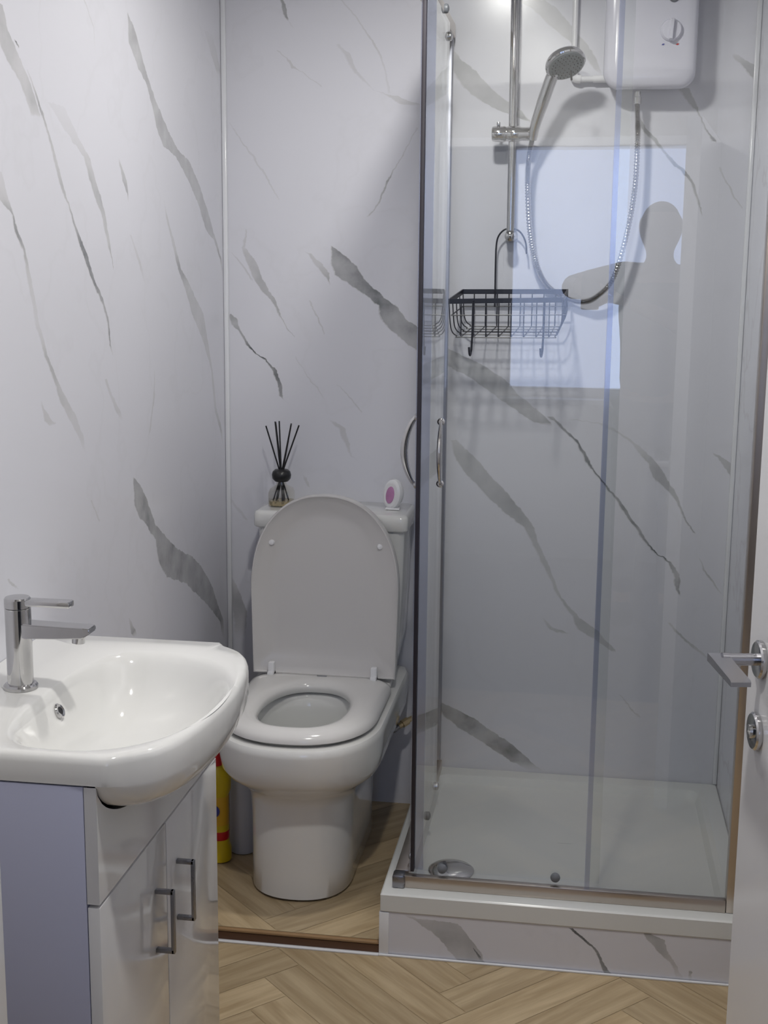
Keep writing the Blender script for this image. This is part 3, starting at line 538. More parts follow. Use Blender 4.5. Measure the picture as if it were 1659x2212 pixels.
for w, yf, yb, z in ((.236, 2.815, 3.27, .0302), (.246, 2.806, 3.28, .037), (.246, 2.806, 3.28, .10), (.248, 2.806, 3.29, .21), (.254, 2.804, 3.30, .265), (.272, 2.796, 3.33, .290), (.325, 2.772, 3.37, .312),
                     (.370, 2.744, 3.40, .332), (.388, 2.724, 3.412, .352), (.394, 2.714, 3.414, .385), (.398, 2.708, 3.415, .425), (.397, 2.709, 3.415, .436), (.390, 2.714, 3.411, .443), (.364, 2.734, 3.39, .444)):
    rings.append(dring(w, yf, yb, z))
# opening down into the bowl
def oring(rx, ry, cy, z, e=2.2, n=62):
    P = []
    for q in range(112):
        a = 2*math.pi*q/112+.013; ca, sa = math.cos(a), math.sin(a)
        P.append(Vector((TX+rx*math.copysign(abs(ca)**(2/e), ca), cy+ry*math.copysign(abs(sa)**(2/e), sa), z)))
    return P
for rx, ry, cy, z in ((.135, .175, 2.955, .444), (.128, .168, 2.955, .438), (.122, .160, 2.955, .405), (.118, .15, 2.96, .35), (.10, .13, 2.97, .28), (.06, .085, 3.0, .22), (.035, .05, 3.02, .20)):
    rings.append(oring(rx, ry, cy, z))
loft(b, rings)
pan = obj('pan', b, M['ceramic'], tl, 50)
obj('water', lathe(B(), [(.085, .0), (.085, .001)], 32, (TX, 2.985, .262)), glass('toilet_water', (.86, .93, .93), .06), pan)
# seat
def seat_ring(off, z, hole=False):
    if not hole:
        w = .368-2*off; return dring(w, 2.730+off, 3.195-off, z, rb=.05)
    P = []
    for q in range(112):
        a = 2*math.pi*q/112+.013; ca, sa = math.cos(a), math.sin(a)
        rx = (.106+off)*(1-.10*max(0, sa)); ryf = .158+off; e = 2.5
        cx_ = .0
        P.append(Vector((TX+cx_+rx*math.copysign(abs(ca)**(2/e), ca), 2.955+ryf*math.copysign(abs(sa)**(2/e), sa), z)))
    return P
b = B()
loft(b, [seat_ring(.045, .449, True), seat_ring(.008, .449), seat_ring(0, .454), seat_ring(0, .460), seat_ring(.006, .470), seat_ring(.018, .477), seat_ring(.036, .480), seat_ring(.026, .480, True), seat_ring(.012, .476, True), seat_ring(.003, .469, True), seat_ring(0, .461, True), seat_ring(.004, .450, True), seat_ring(.045, .449, True)], False, False)
bmesh.ops.remove_doubles(b, verts=b.verts, dist=1e-5)
seat = obj('seat', b, M['seat'], tl, 50)
obj('badge', mbox(TX-.013, TX+.013, 3.160, 3.167, .4798, .4808, .0003), M['grey'], seat)
for x in (TX-.135, TX+.135):
    b = B(); box(b, x-.0085, x+.0085, 3.150, 3.21, .472, .487, .004); box(b, x-.0085, x+.0085, 3.160, 3.182, .472, .509, .004)
    obj('hinge', b, M['white'], tl)
for s in (-1, 1):
    obj('bumper', mbox(TX+s*.155-.02, TX+s*.155+.02, 3.19, 3.235, .445, .462, .003), M['seat'], tl)
# lid: dished, standing against the cistern
def lid_outline(off, n=56):
    P = []; w = .388/2-off; h = .475-off; r = .205-off*.5
    e = 2.25
    zs = .0+off
    side = []
    for k in range(9): P.append((w-(.006*(1-k/8) if 1 else 0), zs+(h-.25-zs)*k/8))
    for k in range(1, n):
        a = math.pi*k/n; ca, sa = math.cos(a), math.sin(a)
        P.append((w*math.copysign(abs(ca)**(2/e), ca), (h-.25)+(.25)*abs(sa)**(2/e)))
    for k in range(9): P.append((-(w-(.006*(k/8))), (h-.25)+(zs-(h-.25))*k/8))
    return P
def lid_pt(x, s, d):   # s up the lid, d = towards the room
    lean = .030
    y0 = 3.203+s*lean
    return Vector((TX+x, y0-d, .474+s))
b = B()
rings = [[lid_pt(x, s, d) for x, s in lid_outline(off)] for off, d in ((.05, -.009), (.008, -.007), (0, -.003), (0, .018), (.0015, .0215), (.004, .0215), (.006, .019), (.020, .013), (.040, .002), (.052, -.002), (.07, -.003))]
loft(b, rings)
lid = obj('lid', b, M['lidp'], tl, 40)
for x in (TX-.142, TX+.143):
    c = lid_pt(x-TX, .345, -.002); b = B(); lathe(b, [(.0085, 0), (.0085, .010), (.006, .015), (0, .0165)], 16, c, (0, -1, 0))
    obj('buffer', b, M['white'], lid)
# cistern
b = B()
loft(b, [rrect(-.828+i, -.440-i, 3.252, YB-.002, .022, z) for i, z in ((.035, .437), (.012, .55), (.004, .70), (0, .849))])
obj('cistern', b, M['ceramic'], tl, 50)
b = B()
loft(b, [rrect(-.838+i, -.430-i, 3.243+i, YB-.002, .018, z) for i, z in ((.003, .8495), (0, .853), (0, .884), (.003, .890), (.010, .893))])
lidc = obj('cistern_lid', b, M['ceramic'], tl, 50)
b = B(); lathe(b, [(.021, 0), (.021, .004), (.017, .006), (0, .0065)], 28, (TX, 3.34, .893)); obj('flush_button', b, M['chrome'], lidc)
# water supply
sv = thing('supply_hose', (-.425, 3.36, .30), 'short braided hose with brass valve feeding the cistern behind the pan', 'pipe')
b = B(); tube(b, smooth([(-.478, 3.32, .437), (-.482, 3.325, .37), (-.487, 3.325, .31), (-.476, 3.33, .282), (-.455, 3.35, .292)], 6), .007, 10); obj('braided_tube', b, M['braid'], sv)
b = B(); tube(b, [(-.460, 3.345, .290), (-.452, 3.352, .294), (-.4515, 3.3525, .2943), (-.438, 3.365, .301), (-.4375, 3.3655, .3013), (-.412, 3.385, .312)], [.0085, .0085, .011, .011, .0075, .0075], 8); obj('valve', b, M['brass'], sv)
b = B(); tube(b, smooth([(-.412, 3.385, .312), (-.404, 3.392, .315), (-.40, 3.41, .316), (-.40, YB, .316)], 4), .0055, 10); obj('pipe', b, M['satin'], sv)

# things on the cistern
rd = thing('reed_diffuser', (-.782, 3.335, .893), 'glass reed diffuser with black stopper and black sticks on the cistern lid', 'diffuser')
cx, cy = -.782, 3.335
b = B(); loft(b, [rrect(cx-r, cx+r, cy-r, cy+r, rr, z) for r, rr, z in ((.029, .008, .8935), (.031, .010, .897), (.031, .010, .930), (.028, .014, .940), (.014, .0135, .950), (.0125, .012, .958))]); bt = obj('bottle', b, M['bottle'], rd)
b = B(); loft(b, [rrect(cx-r, cx+r, cy-r, cy+r, .008, z) for r, z in ((.0275, .896), (.0285, .899), (.0285, .908))]); obj('scented_oil', b, M['oil'], bt)
b = B(); lathe(b, [(.008, -.017), (.018, -.0165), (.0245, -.009), (.026, .001), (.0235, .010), (.017, .0155), (.007, .0165), (.006, .0145)], 32, (cx, cy, .9755)); obj('stopper', b, M['blackp'], rd)
for i, (tx, tz, ty) in enumerate(((-.820, 1.108, 3.32), (-.801, 1.117, 3.345), (-.795, 1.118, 3.325), (-.791, 1.118, 3.35), (-.757, 1.113, 3.345), (-.752, 1.113, 3.32), (-.734, 1.110, 3.335))):
    top = Vector((tx, ty, tz)); nk = Vector((cx+(i-3)*.0012, cy+((i % 3)-1)*.003, .985)); d = (nk-top).normalized()
    end = nk+d*((.985-.900)/(-d.z)); end.x = max(min(end.x, cx+.024), cx-.024)
    b = B(); tube(b, [top, nk, end], .0021, 8); obj('reed', b, M['blackp'], rd)
af = thing('air_freshener', (-.482, 3.33, .893), 'white oval air freshener with purple gel window on the cistern lid', 'air freshener')
def oval(c, rx, rz, ny, d0, n=36):
    q = Matrix.Rotation(math.radians(-28), 3, 'Z') @ Matrix.Rotation(math.radians(12), 3, 'Y')
    return [Vector(c)+q@Vector((rx*math.cos(2*math.pi*k/n), d0, rz*math.sin(2*math.pi*k/n))) for k in range(n)]
c = (-.480, 3.335, .935)
b = B(); loft(b, [oval(c, rx, rz, 0, d) for rx, rz, d in ((.020, .030, .012), (.027, .038, .008), (.029, .041, 0), (.027, .0395, -.009), (.021, .033, -.013), (.0165, .029, -.0128))]); obj('case', b, M['white'], af)
c2 = (-.4815, 3.335, .9335)
b = B(); loft(b, [oval(c2, rx, rz, 0, d) for rx, rz, d in ((.0130, .0235, -.011), (.0125, .023, -.0138), (.008, .016, -.0155))]); obj('gel_window', b, M['purple'], af)
b = mbox(-.500, -.462, 3.322, 3.348, .8935, .899, .002); obj('foot', b, M['white'], af)

# things behind and beside the pan
bo = thing('bleach_bottle', (-.872, 3.0, .03), 'yellow bleach bottle with red cap on the floor behind the washbasin cabinet', 'bottle')
def ell(cx, cy, rx, ry, z, n=32, e=2.4):
    return [Vector((cx+rx*math.copysign(abs(math.cos(2*math.pi*k/n))**(2/e), math.cos(2*math.pi*k/n)), cy+ry*math.copysign(abs(math.sin(2*math.pi*k/n))**(2/e), math.sin(2*math.pi*k/n)), z)) for k in range(n)]
bx, by = -.876, 3.0
b = B(); loft(b, [ell(bx, by, r, r*.8, z) for r, z in ((.030, .0302), (.0365, .034), (.0365, .065), (.031, .080), (.030, .205), (.0365, .222), (.037, .250), (.031, .268), (.016, .282), (.0145, .286))]); bb = obj('bottle', b, M['yellow'], bo)
b = B(); loft(b, [ell(bx, by, r, r*.8, z) for r, z in ((.0303, .082), (.0306, .0825), (.0306, .205), (.0303, .2055))]); obj('label', b, M['label'], bb)
b = B(); loft(b, [ell(bx, by, r, r*.8, z) for r, z in ((.0308, .090), (.0310, .0905), (.0310, .1125), (.0308, .113))]); obj('red_band', b, M['red'], bb)
b = B(); lathe(b, [(.017, 0), (.017, .0012)], 24, (bx-.002, by-.0245, .170), (0, -1, .0)); obj('blue_print', b, M['blue'], bb)
b = B(); lathe(b, [(.0165, 0), (.0165, .008), (.012, .030), (.008, .040), (0, .0405)], 24, (bx, by, .286)); obj('cap', b, M['red'], bo)
b = B(); lathe(b, [(.030, 0), (.0345, .003), (.0355, .25), (.033, .256), (.028, .258)], 36, (-.824, 3.065, .0302))
cn = obj('toilet_brush_canister', b, M['canister'], None); tag(cn, 'pale grey upright canister on the floor between bleach bottle and toilet foot', 'canister')

# ================================================================= electric shower and riser
es = thing('electric_shower', (.136, 3.43, 2.13), 'white electric shower box with round dial on the marble wall', 'shower unit')
def casing(x0, x1, z0, z1, y, ins, r, sag):
    P = []
    for p in rrect(x0+ins, x1-ins, z0+ins, z1-ins, r, 0, 8):
        x, z = p.x, p.y; t = (x-(x0+x1)/2)/((x1-x0)/2)
        dz = -sag*(1-t*t)*(1-(z-z0)/(z1-z0))
        P.append(Vector((x, y, z+dz)))
    return P
b = B(); loft(b, [casing(.024, .246, 1.962, 2.32, y, i, .032, .012) for y, i in ((YB, .012), (YB-.02, .006), (YB-.05, .002), (YB-.075, 0), (YB-.086, .004), (YB-.092, .012), (YB-.094, .03))])
obj('casing', b, M['heater'], es, 50)
KX, KZ, KY = .182, 2.088, YB-.094
b = B(); lathe(b, [(.0265, 0), (.0265, .003), (.0245, .010), (.022, .013), (0, .014)], 40, (KX, KY+.002, KZ), (0, -1, 0)); kn = obj('dial', b, M['heater'], es)
b = B()
loft(b, [[Vector((KX+sx*w+(.0015 if 1 else 0)*sz, KY-d, KZ+sz*h)) for sx, sz in ((-1, -1), (1, -1), (1, 1), (-1, 1))] for w, h, d in ((.006, .0245, .008), (.005, .024, .020), (.003, .022, .024))]); obj('grip', b, M['heater'], kn)
for x, m_, n_ in ((KX-.018, 'blue', 'cold_mark'), (KX+.016, 'red', 'hot_mark')):
    b = B(); loft(b, [[Vector((x+dx, KY-.0003-d, KZ-.032+dz)) for dx, dz in ((-.004, -.0015), (.001, -.0022), (.004, .0012), (-.001, .0016))] for d in (0, .0008)]); obj(n_, b, M[m_], es)
b = B(); lathe(b, [(.013, 0), (.013, .004), (.011, .006), (0, .0065)], 28, (KX+.003, KY+.001, 2.165), (0, -1, 0)); obj('start_button', b, M['grey'], es)
b = B(); lathe(b, [(.0085, 0), (.0085, .012), (.010, .013), (.010, .028), (.0075, .030)], 14, (.1095, 3.382, 1.952), (0, 0, -1)); obj('hose_outlet', b, M['chrome'], es)

wp = thing('water_pipe', (-.05, 3.42, 2.0), 'white water pipe running down the marble and into the electric shower', 'pipe')
b = B(); tube(b, [(-.049, 3.418, ZC), (-.049, 3.418, 1.995)], .0075, 14); obj('vertical_pipe', b, M['white'], wp)
b = B(); tube(b, smooth([(-.049, 3.418, 2.012), (-.048, 3.418, 1.997), (-.043, 3.418, 1.990), (-.030, 3.418, 1.988)], 4), .0105, 14); obj('elbow', b, M['white'], wp)
b = B(); tube(b, [(-.036, 3.418, 1.988), (.034, 3.418, 1.989)], .0075, 14); tube(b, [(.0, 3.418, 1.988), (.034, 3.418, 1.989)], .0095, 14); obj('horizontal_pipe', b, M['white'], wp)

rr = thing('riser_rail', (-.198, 3.43, 1.6), 'chrome shower riser rail with slider fixed to the marble wall', 'shower rail')
RY = 3.385
b = B(); tube(b, [(-.1985, RY, 2.345), (-.194, RY, 1.603)], .0098, 20); obj('rail', b, M['chrome'], rr)
for z, x in ((1.603, -.194), (2.345, -.1985)):
    b = B(); lathe(b, [(.0155, 0), (.0155, .006), (.0125, .018), (.0125, .050), (.0145, .056), (.013, .064), (.006, .068), (0, .069)], 28, (x, YB, z), (0, -1, 0)); obj('wall_bracket', b, M['chrome'], rr)
b = B(); lathe(b, [(0, 0), (.013, .001), (.0175, .003), (.019, .010), (.019, .034), (.0175, .037), (.0175, .040), (.019, .043), (.019, .070), (.0165, .075), (.0165, .104), (.013, .110), (0, .111)], 28, (-.2475, 3.372, 1.853), (1, 0, 0))
sl = obj('slider', b, M['chrome'], rr); 
b = B(); box(b, -.2335, -.2255, 3.362, 3.380, 1.870, 1.882, .002); obj('release_button', b, M['satin'], sl)

hs = thing('shower_handset', (-.142, 3.355, 1.85), 'chrome handheld shower head with grey spray face, tilted in the slider', 'shower head')
hc = Vector((-.0665, 3.285, 2.005)); nrm = Vector((.30, -.52, -.80)).normalized()
b = B(); lathe(b, [(.004, -.024), (.020, -.022), (.036, -.016), (.046, -.008), (.0495, 0), (.0495, .006), (.047, .009), (.043, .0095)], 44, hc-nrm*.004, nrm); obj('head_shell', b, M['chrome'], hs)
b = B(); lathe(b, [(.0435, 0), (.0435, .0045), (.040, .006), (0, .0065)], 44, hc+nrm*.0025, nrm); fc = obj('spray_face', b, M['nozzle'], hs)
b = B(); q = Vector((0, 0, 1)).rotation_difference(nrm)
for rr_, nn in ((.010, 6), (.019, 12), (.028, 18), (.036, 24)):
    for k in range(nn):
        a = 2*math.pi*k/nn; lathe(b, [(.0012, 0), (.0009, .0025)], 6, hc+nrm*.0085+q@Vector((rr_*math.cos(a), rr_*math.sin(a), 0)), nrm)
obj('nozzles', b, M['blackp'], fc)['kind'] = 'stuff'
b = B(); tube(b, smooth([(-.143, 3.362, 1.838), (-.138, 3.350, 1.868), (-.124, 3.333, 1.910), (-.110, 3.318, 1.950), (-.096, 3.305, 1.985), (-.080, 3.300, 2.004)], 6), [.0105+.0045*min(1, k/14) for k in range(31)], 16); obj('handle', b, M['chrome'], hs)
lv = hc+nrm*.004+q@Vector((0, 0, 0)); b = B(); tube(b, [hc+Vector((.014, -.030, -.020)), hc+Vector((.016, -.034, -.042))], .0025, 8); obj('spray_lever', b, M['blackp'], hs)

# hose
HP = [(.1095, 3.382, 1.926), (.1130, 3.38, 1.88), (.1142, 3.375, 1.8395), (.1132, 3.375, 1.7283), (.0987, 3.372, 1.6156), (.0691, 3.38, 1.5012), (.0305, 3.395, 1.4540), (-.0038, 3.41, 1.4395), (-.0449, 3.418, 1.4472), (-.0926, 3.415, 1.4765), (-.1235, 3.40, 1.5282), (-.1436, 3.375, 1.6144), (-.1528, 3.372, 1.7284), (-.1513, 3.366, 1.7961), (-.1444, 3.362, 1.838)]
P = smooth(HP, 60); b = B(); tube(b, P, [.0066+.0013*math.cos(k*math.pi/2) for k in range(len(P))], 10)
ho = obj('shower_hose', b, M['chrome'], None, 80); tag(ho, 'ribbed chrome shower hose looping from the electric shower to the handset', 'hose')

# ================================================================= wire caddy
cd = thing('shower_caddy', (-.19, 3.34, 1.36), 'black wire basket caddy hooked over the end of the riser rail', 'shower caddy')
bL, bR = Vector((-.3132, 3.40, 1.4619)), Vector((-.0446, 3.40, 1.465)); fL, fR = Vector((-.3366, 3.28, 1.439)), Vector((-.0548, 3.28, 1.446))
def band(pts, h=.0062, t=.0016):
    bm = B()
    for a, c_ in zip(pts, pts[1:]+pts[:1]):
        d = (c_-a).normalized(); s = Vector((-d.y, d.x, 0)).normalized()*t; u = Vector((0, 0, h))
        loft(bm, [[p-s-u, p+s-u, p+s+u, p-s+u] for p in (a-d*t, c_+d*t)])
    return bm
obj('rim_band', band([bL, bR, fR, fL]), M['black'], cd)
def wire(p, r=.0016, n=1): return tube(B(), p, r, 6)
W2 = [Vector((-.3128, 3.40, 1.424)), Vector((-.0457, 3.40, 1.4275)), Vector((-.0456, 3.28, 1.4098)), Vector((-.3301, 3.28, 1.4046))]
for i in range(4): obj('wire', wire([W2[i], W2[(i+1) % 4]]), M['black'], cd)
def side_pt(t, front):   # profile of the long wires: down, round the corner, along, up
    L_, R__ = (fL, fR) if front else (bL, bR); zb = 1.3505 if front else 1.3735
    y = L_.y
    return [Vector((L_.x, y, L_.z)), Vector((L_.x+.004, y, L_.z-.055)), Vector((L_.x+.010, y, zb+.012)), Vector((L_.x+.022, y, zb+.003)), Vector((L_.x+.038, y, zb)), Vector((R__.x-.032, y, zb+.002)), Vector((R__.x-.016, y, zb+.006)), Vector((R__.x-.007, y, zb+.018)), Vector((R__.x, y, R__.z-.05)), Vector((R__.x, y, R__.z))]
pf, pb = side_pt(0, True), side_pt(0, False)
for k in range(5):
    t = k/4; pts = [a.lerp(c_, t) for a, c_ in zip(pf, pb)]
    obj('wire', wire(smooth(pts, 3)), M['black'], cd)
for k in range(8):
    t = (k+1)/9
    def X(L_, R__): return L_.lerp(R__, t)
    a = X(fL, fR); c_ = X(bL, bR); fb = Vector((a.x, 3.28, 1.3505+.002*t)); b_b = Vector((c_.x, 3.40, 1.3735+.002*t))
    obj('wire', wire([a, fb, b_b, c_]), M['black'], cd)
for x, xb in ((-.2755, -.2785), (-.0985, -.1010)):
    P = [Vector((x, 3.277, 1.4415)), Vector((x-.0005, 3.277, 1.36)), Vector((xb+.001, 3.277, 1.322))]
    for k in range(7):
        a = math.radians(180*k/6); P.append(Vector((xb-.003*k/6, 3.277-.008+.008*math.cos(a), 1.315-.009*math.sin(a))))
    P.append(P[-1]+Vector((-.001, 0, .012)))
    obj('hook', tube(B(), P, .0028, 8), M['black'], cd)
HP2 = [(-.2300, 3.398, 1.425), (-.2300, 3.398, 1.465), (-.2305, 3.400, 1.52), (-.2300, 3.402, 1.578), (-.2245, 3.403, 1.604), (-.2100, 3.404, 1.6195), (-.192, 3.405, 1.623), (-.173, 3.404, 1.6165), (-.160, 3.403, 1.600), (-.1535, 3.402, 1.580), (-.152, 3.400, 1.559)]
obj('hanger', tube(B(), smooth(HP2, 4), .0022, 8), M['black'], cd)

# ================================================================= washbasin cabinet
CX0, CXF, CY0, CY1, CZ = XL, -.640, 1.606, 2.192, .806
cab = thing('vanity_cabinet', (-.80, 1.9, 0), 'white gloss washbasin cabinet with two doors and grey bar handles', 'cabinet')
b = B()
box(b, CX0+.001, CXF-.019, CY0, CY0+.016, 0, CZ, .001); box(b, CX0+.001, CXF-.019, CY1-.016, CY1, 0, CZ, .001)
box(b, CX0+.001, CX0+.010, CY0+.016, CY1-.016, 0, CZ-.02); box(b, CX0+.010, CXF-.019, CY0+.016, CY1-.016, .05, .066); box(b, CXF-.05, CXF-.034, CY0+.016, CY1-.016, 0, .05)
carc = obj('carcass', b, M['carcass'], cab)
SPL = .630
# front panel with the cut-out that lets the basin belly through
prof = [(CY0, SPL+.0025), (CY1, SPL+.0025), (CY1, CZ)]
for k in range(41):
    t = .985-1.97*k/40; prof.append((1.898+.29*t, .8065-.0035-.088*(1-abs(t)**2.5)**.6))
prof.append((CY0, CZ))
b = B(); loft(b, [[Vector((x, y, z)) for y, z in prof] for x in (CXF-.018, CXF)])
fpn = obj('drawer_front', b, M['gloss'], cab, 30)
mid = (CY0+CY1)/2
for a, c_, hy in ((CY0, mid-.0015, mid-.057), (mid+.0015, CY1, mid+.052)):
    d = obj('door', mbox(CXF-.018, CXF, a, c_, .010, SPL-.0025, .0015), M['gloss'], cab)
    z0, z1 = .433, .541
    b = B(); box(b, CXF, CXF+.030, hy-.0045, hy+.0045, z1-.007, z1, .001); box(b, CXF, CXF+.030, hy-.0045, hy+.0045, z0, z0+.007, .001); box(b, CXF+.025, CXF+.031, hy-.0045, hy+.0045, z0, z1, .001)
    obj('handle', b, M['satin'], d)

# basin: bowed front with a deep bowl hanging over the cabinet face
BZ = .85; bcx, bcy = -.72, 1.898
NB = 240
BOW = ((0, 1), (.1, .997), (.2, .985), (.35, .95), (.48, .905), (.6, .84), (.7, .76), (.78, .675), (.86, .545), (.93, .33), (1, .05), (9, 0))
def arc_out(y):       # bowed front of the basin seen from above
    t = abs(y-bcy)/(.288 if y < bcy else .272)
    for (a, p), (c_, q) in zip(BOW, BOW[1:]):
        if t <= c_: return -.622+.095*(p+(q-p)*(t-a)/(c_-a))
def outline(off=0.0, ear=True):
    """plan outline, angle by angle from the basin centre"""
    P = []
    for k in range(NB):
        a = 2*math.pi*k/NB; dx, dy = math.cos(a), math.sin(a)
        lo, hi = 0.0, .6
        for _ in range(26):
            m_ = (lo+hi)/2; x = bcx+dx*m_; y = bcy+dy*m_
            inside = (x > XL+.001+off*0) and abs(y-bcy) < .293-off
            if inside:
                lim = -.624-off*.5
                if abs(y-bcy) < .2885: lim = max(lim, arc_out(y)-off)
                inside = x < lim
            if inside: lo = m_
            else: hi = m_
        P.append((bcx+dx*lo, bcy+dy*lo))
    return P
def bowl_pts(s, push=0):
    """bowl opening: D towards the wall, round towards the room"""
    P = []
    for k in range(NB):
        a = 2*math.pi*k/NB; ca, sa = math.cos(a), math.sin(a)
        if ca >= 0: e = 2.15; rx = .158
        else: e = 3.2; rx = .112
        P.append((-.702+s*rx*math.copysign(abs(ca)**(2/e), ca)+push, 1.873+(bcy-1.873)*(1-s)+s*.226*math.copysign(abs(sa)**(2/e), sa)))
    return P
b = B(); rings = []
o0 = outline(0)
def R3(pts, z): return [Vector((x, y, z)) for x, y in pts]
def belly(s):
    """rings from the rim edge (s = 0) down and back to the cabinet face (s = 1), only where the basin overhangs it"""
    P = []; a = s*math.pi/2
    for (x, y) in o0:
        t = min(1, abs(y-bcy)/.29); xb = -.641
        if x > xb: dep = .088*(1-t**2.5)**.6*min(1, (x-xb)/.02); P.append(Vector((xb+(x-xb)*math.cos(a)**.9 if s < 1 else xb, y, .812-.0035*(1 if s > 0 else 0)-dep*math.sin(a))))
        else: P.append(Vector((x, y, .8085 if s > 0 else .812)))
    return P
rings = [belly(s) for s in (1, .92, .82, .70, .58, .46, .34, .22, .12, .05)]+[R3(o0, .816), R3(o0, .838), R3(outline(.003), .8455), R3(outline(.009), BZ)]
ob, bo_ = outline(.009), bowl_pts(1.08)
rings.append([Vector((a[0]*.5+c_[0]*.5, a[1]*.5+c_[1]*.5, BZ-.0003)) for a, c_ in zip(ob, bo_)])
for s, z in ((1.08, .849), (1.045, .8465), (1.01, .841), (.975, .833), (.935, .821), (.885, .806), (.82, .789), (.74, .774), (.64, .761), (.52, .751), (.38, .744), (.22, .740), (.10, .739)): rings.append(R3(bowl_pts(s), z))
loft(b, rings, False, True)
bmesh.ops.remove_doubles(b, verts=b.verts, dist=2e-5); bmesh.ops.dissolve_degenerate(b, edges=b.edges, dist=1e-5)
basin = obj('washbasin', b, M['ceramic'], None, 60)
tag(basin, 'white ceramic washbasin with bowed front on the gloss cabinet', 'washbasin')
b = B(); lathe(b, [(.0065, .0), (.0065, .003), (.0105, .004), (.0125, .002), (.0125, -.002)], 28, (-.8035, 1.872, .816), (.86, 0, .5)); ovf = obj('overflow_ring', b, M['chrome'], basin)
b = B(); lathe(b, [(.0068, 0), (.0068, .001)], 20, (-.8025, 1.872, .8165), (.86, 0, .5)); obj('overflow_hole', b, M['blackp'], ovf)
b = B(); lathe(b, [(.022, 0), (.022, .002), (.018, .004), (0, .0045)], 30, (-.70, 1.895, .739)); obj('waste_plug', b, M['chrome'], basin)

tp = thing('basin_tap', (-.868, 1.877, .85), 'chrome single lever mixer tap on the washbasin ledge', 'tap')
b = B(); lathe(b, [(.027, 0), (.027, .005), (.0245, .008), (.0205, .009), (.0205, .131), (.0195, .132)], 36, (-.868, 1.877, .8498)); obj('body', b, M['chrome'], tp)
b = B(); lathe(b, [(.0195, 0), (.0208, .001), (.0208, .014), (.019, .0165), (0, .0170)], 36, (-.868, 1.877, .9822))
box(b, -.866, -.778, 1.8655, 1.8885, .9860, .9965, .003)
obj('lever', b, M['chrome'], tp)
b = B()
loft(b, [[Vector((x, 1.877+sy*w, z)) for sy, z in ((-1, z0), (1, z0), (1, z1), (-1, z1))] for x, w, z0, z1 in ((-.862, .0165, .9350, .9590), (-.80, .0160, .9370, .9575), (-.757, .0155, .9400, .9570), (-.745, .0150, .9480, .9560))])
bmesh.ops.bevel(b, geom=list(b.edges), offset=.0015, segments=2, affect='EDGES')
lathe(b, [(.0105, 0), (.0105, .0135), (.0085, .0145)], 20, (-.768, 1.877, .943), (-.08, 0, -1))
obj('spout', b, M['chrome'], tp)

# ================================================================= open door
DA = math.radians(9.5); dv = Vector((math.sin(DA), -math.cos(DA), 0)); dn = Vector((-math.cos(DA), -math.sin(DA), 0))   # along the leaf to the hinge; room side normal
P0 = Vector((.247, 1.82, 0))
def dpt(s, n, z): return P0+dv*s+dn*n+Vector((0, 0, z))
def dbox(s0, s1, n0, n1, z0, z1, bev=.0015):
    bm = B(); loft(bm, [[dpt(s, n, z) for s, n in ((s0, n0), (s1, n0), (s1, n1), (s0, n1))] for z in (z0, z1)])
    bmesh.ops.bevel(bm, geom=list(bm.edges), offset=bev, segments=2, affect='EDGES'); return bm
leaf = struct('door_1', dbox(0, .80, -.038, 0, .008, 1.918), M['doorp'])
LZ = .9935
b = B(); lathe(b, [(.026, 0), (.0265, .002), (.0265, .006), (.024, .0085), (.012, .009)], 40, dpt(.060, 0, LZ), dn); rs = obj('handle_rose', b, M['chrome'], leaf)
b = B(); lathe(b, [(.0085, 0), (.0085, .040), (.0095, .050)], 20, dpt(.060, .005, LZ), dn)
hb = B(); loft(b, [[dpt(s, n, LZ+zz) for n, zz in ((n0, -h_), (n0+.026, -h_), (n0+.026, h_), (n0, h_))] for s, n0, h_ in ((.048, .046, .0055), (.075, .046, .0055), (.165, .047, .004), (.172, .048, .003))])
obj('lever_handle', b, M['lever'], leaf)
b = B(); lathe(b, [(.026, 0), (.0265, .002), (.0265, .006), (.024, .0085), (.010, .009), (.0095, .013), (0, .014)], 40, dpt(.060, 0, .891), dn); obj('lock_rose', b, M['chrome'], leaf)

# ================================================================= ceiling lamps
for i, p in enumerate(LAMPS):
    t = thing('ceiling_downlight', (p[0], p[1], ZC), ['round white downlight in the ceiling above the toilet and shower', 'round white downlight in the ceiling near the washbasin'][i], 'ceiling light', 'downlights')
    b = B(); lathe(b, [(.075, 0), (.075, .006), (.062, .022), (.058, .022), (.058, .012)], 40, (p[0], p[1], ZC), (0, 0, -1)); obj('bezel', b, M['white'], t)
    b = B(); lathe(b, [(.057, 0), (.057, .003)], 40, (p[0], p[1], ZC-.012), (0, 0, -1)); obj('diffuser', b, M['bulb'], t)

# ================================================================= person holding the phone (seen mirrored in the glass)
def skin(name, pts, edges, rad, material, parent, root=0, sub=2):
    me = bpy.data.meshes.new(name); me.from_pydata([tuple(p) for p in pts], edges, []); o = bpy.data.objects.new(name, me); COL.objects.link(o)
    sk = o.modifiers.new('skin', 'SKIN'); sk.use_smooth_shade = True
    for i, r in enumerate(rad):
        v = me.skin_vertices[0].data[i]; v.radius = (r if isinstance(r, tuple) else (r, r)); v.use_root = (i == root)
    sb = o.modifiers.new('sub', 'SUBSURF'); sb.levels = sub; sb.render_levels = sub
    dg = bpy.context.evaluated_depsgraph_get(); m2 = bpy.data.meshes.new_from_object(o.evaluated_get(dg)); o.modifiers.clear(); o.data = m2
    m2.materials.clear(); m2.materials.append(material)
    for p_ in m2.polygons: p_.use_smooth = True
    if parent is not None: o.parent = parent; o.matrix_parent_inverse = Matrix.Translation(parent.location).inverted()
    return o
pe = thing('person', (.31, -.34, 0), 'person in a dark jumper holding up a phone, mirrored in the shower glass', 'person')
px, py = .31, -.34
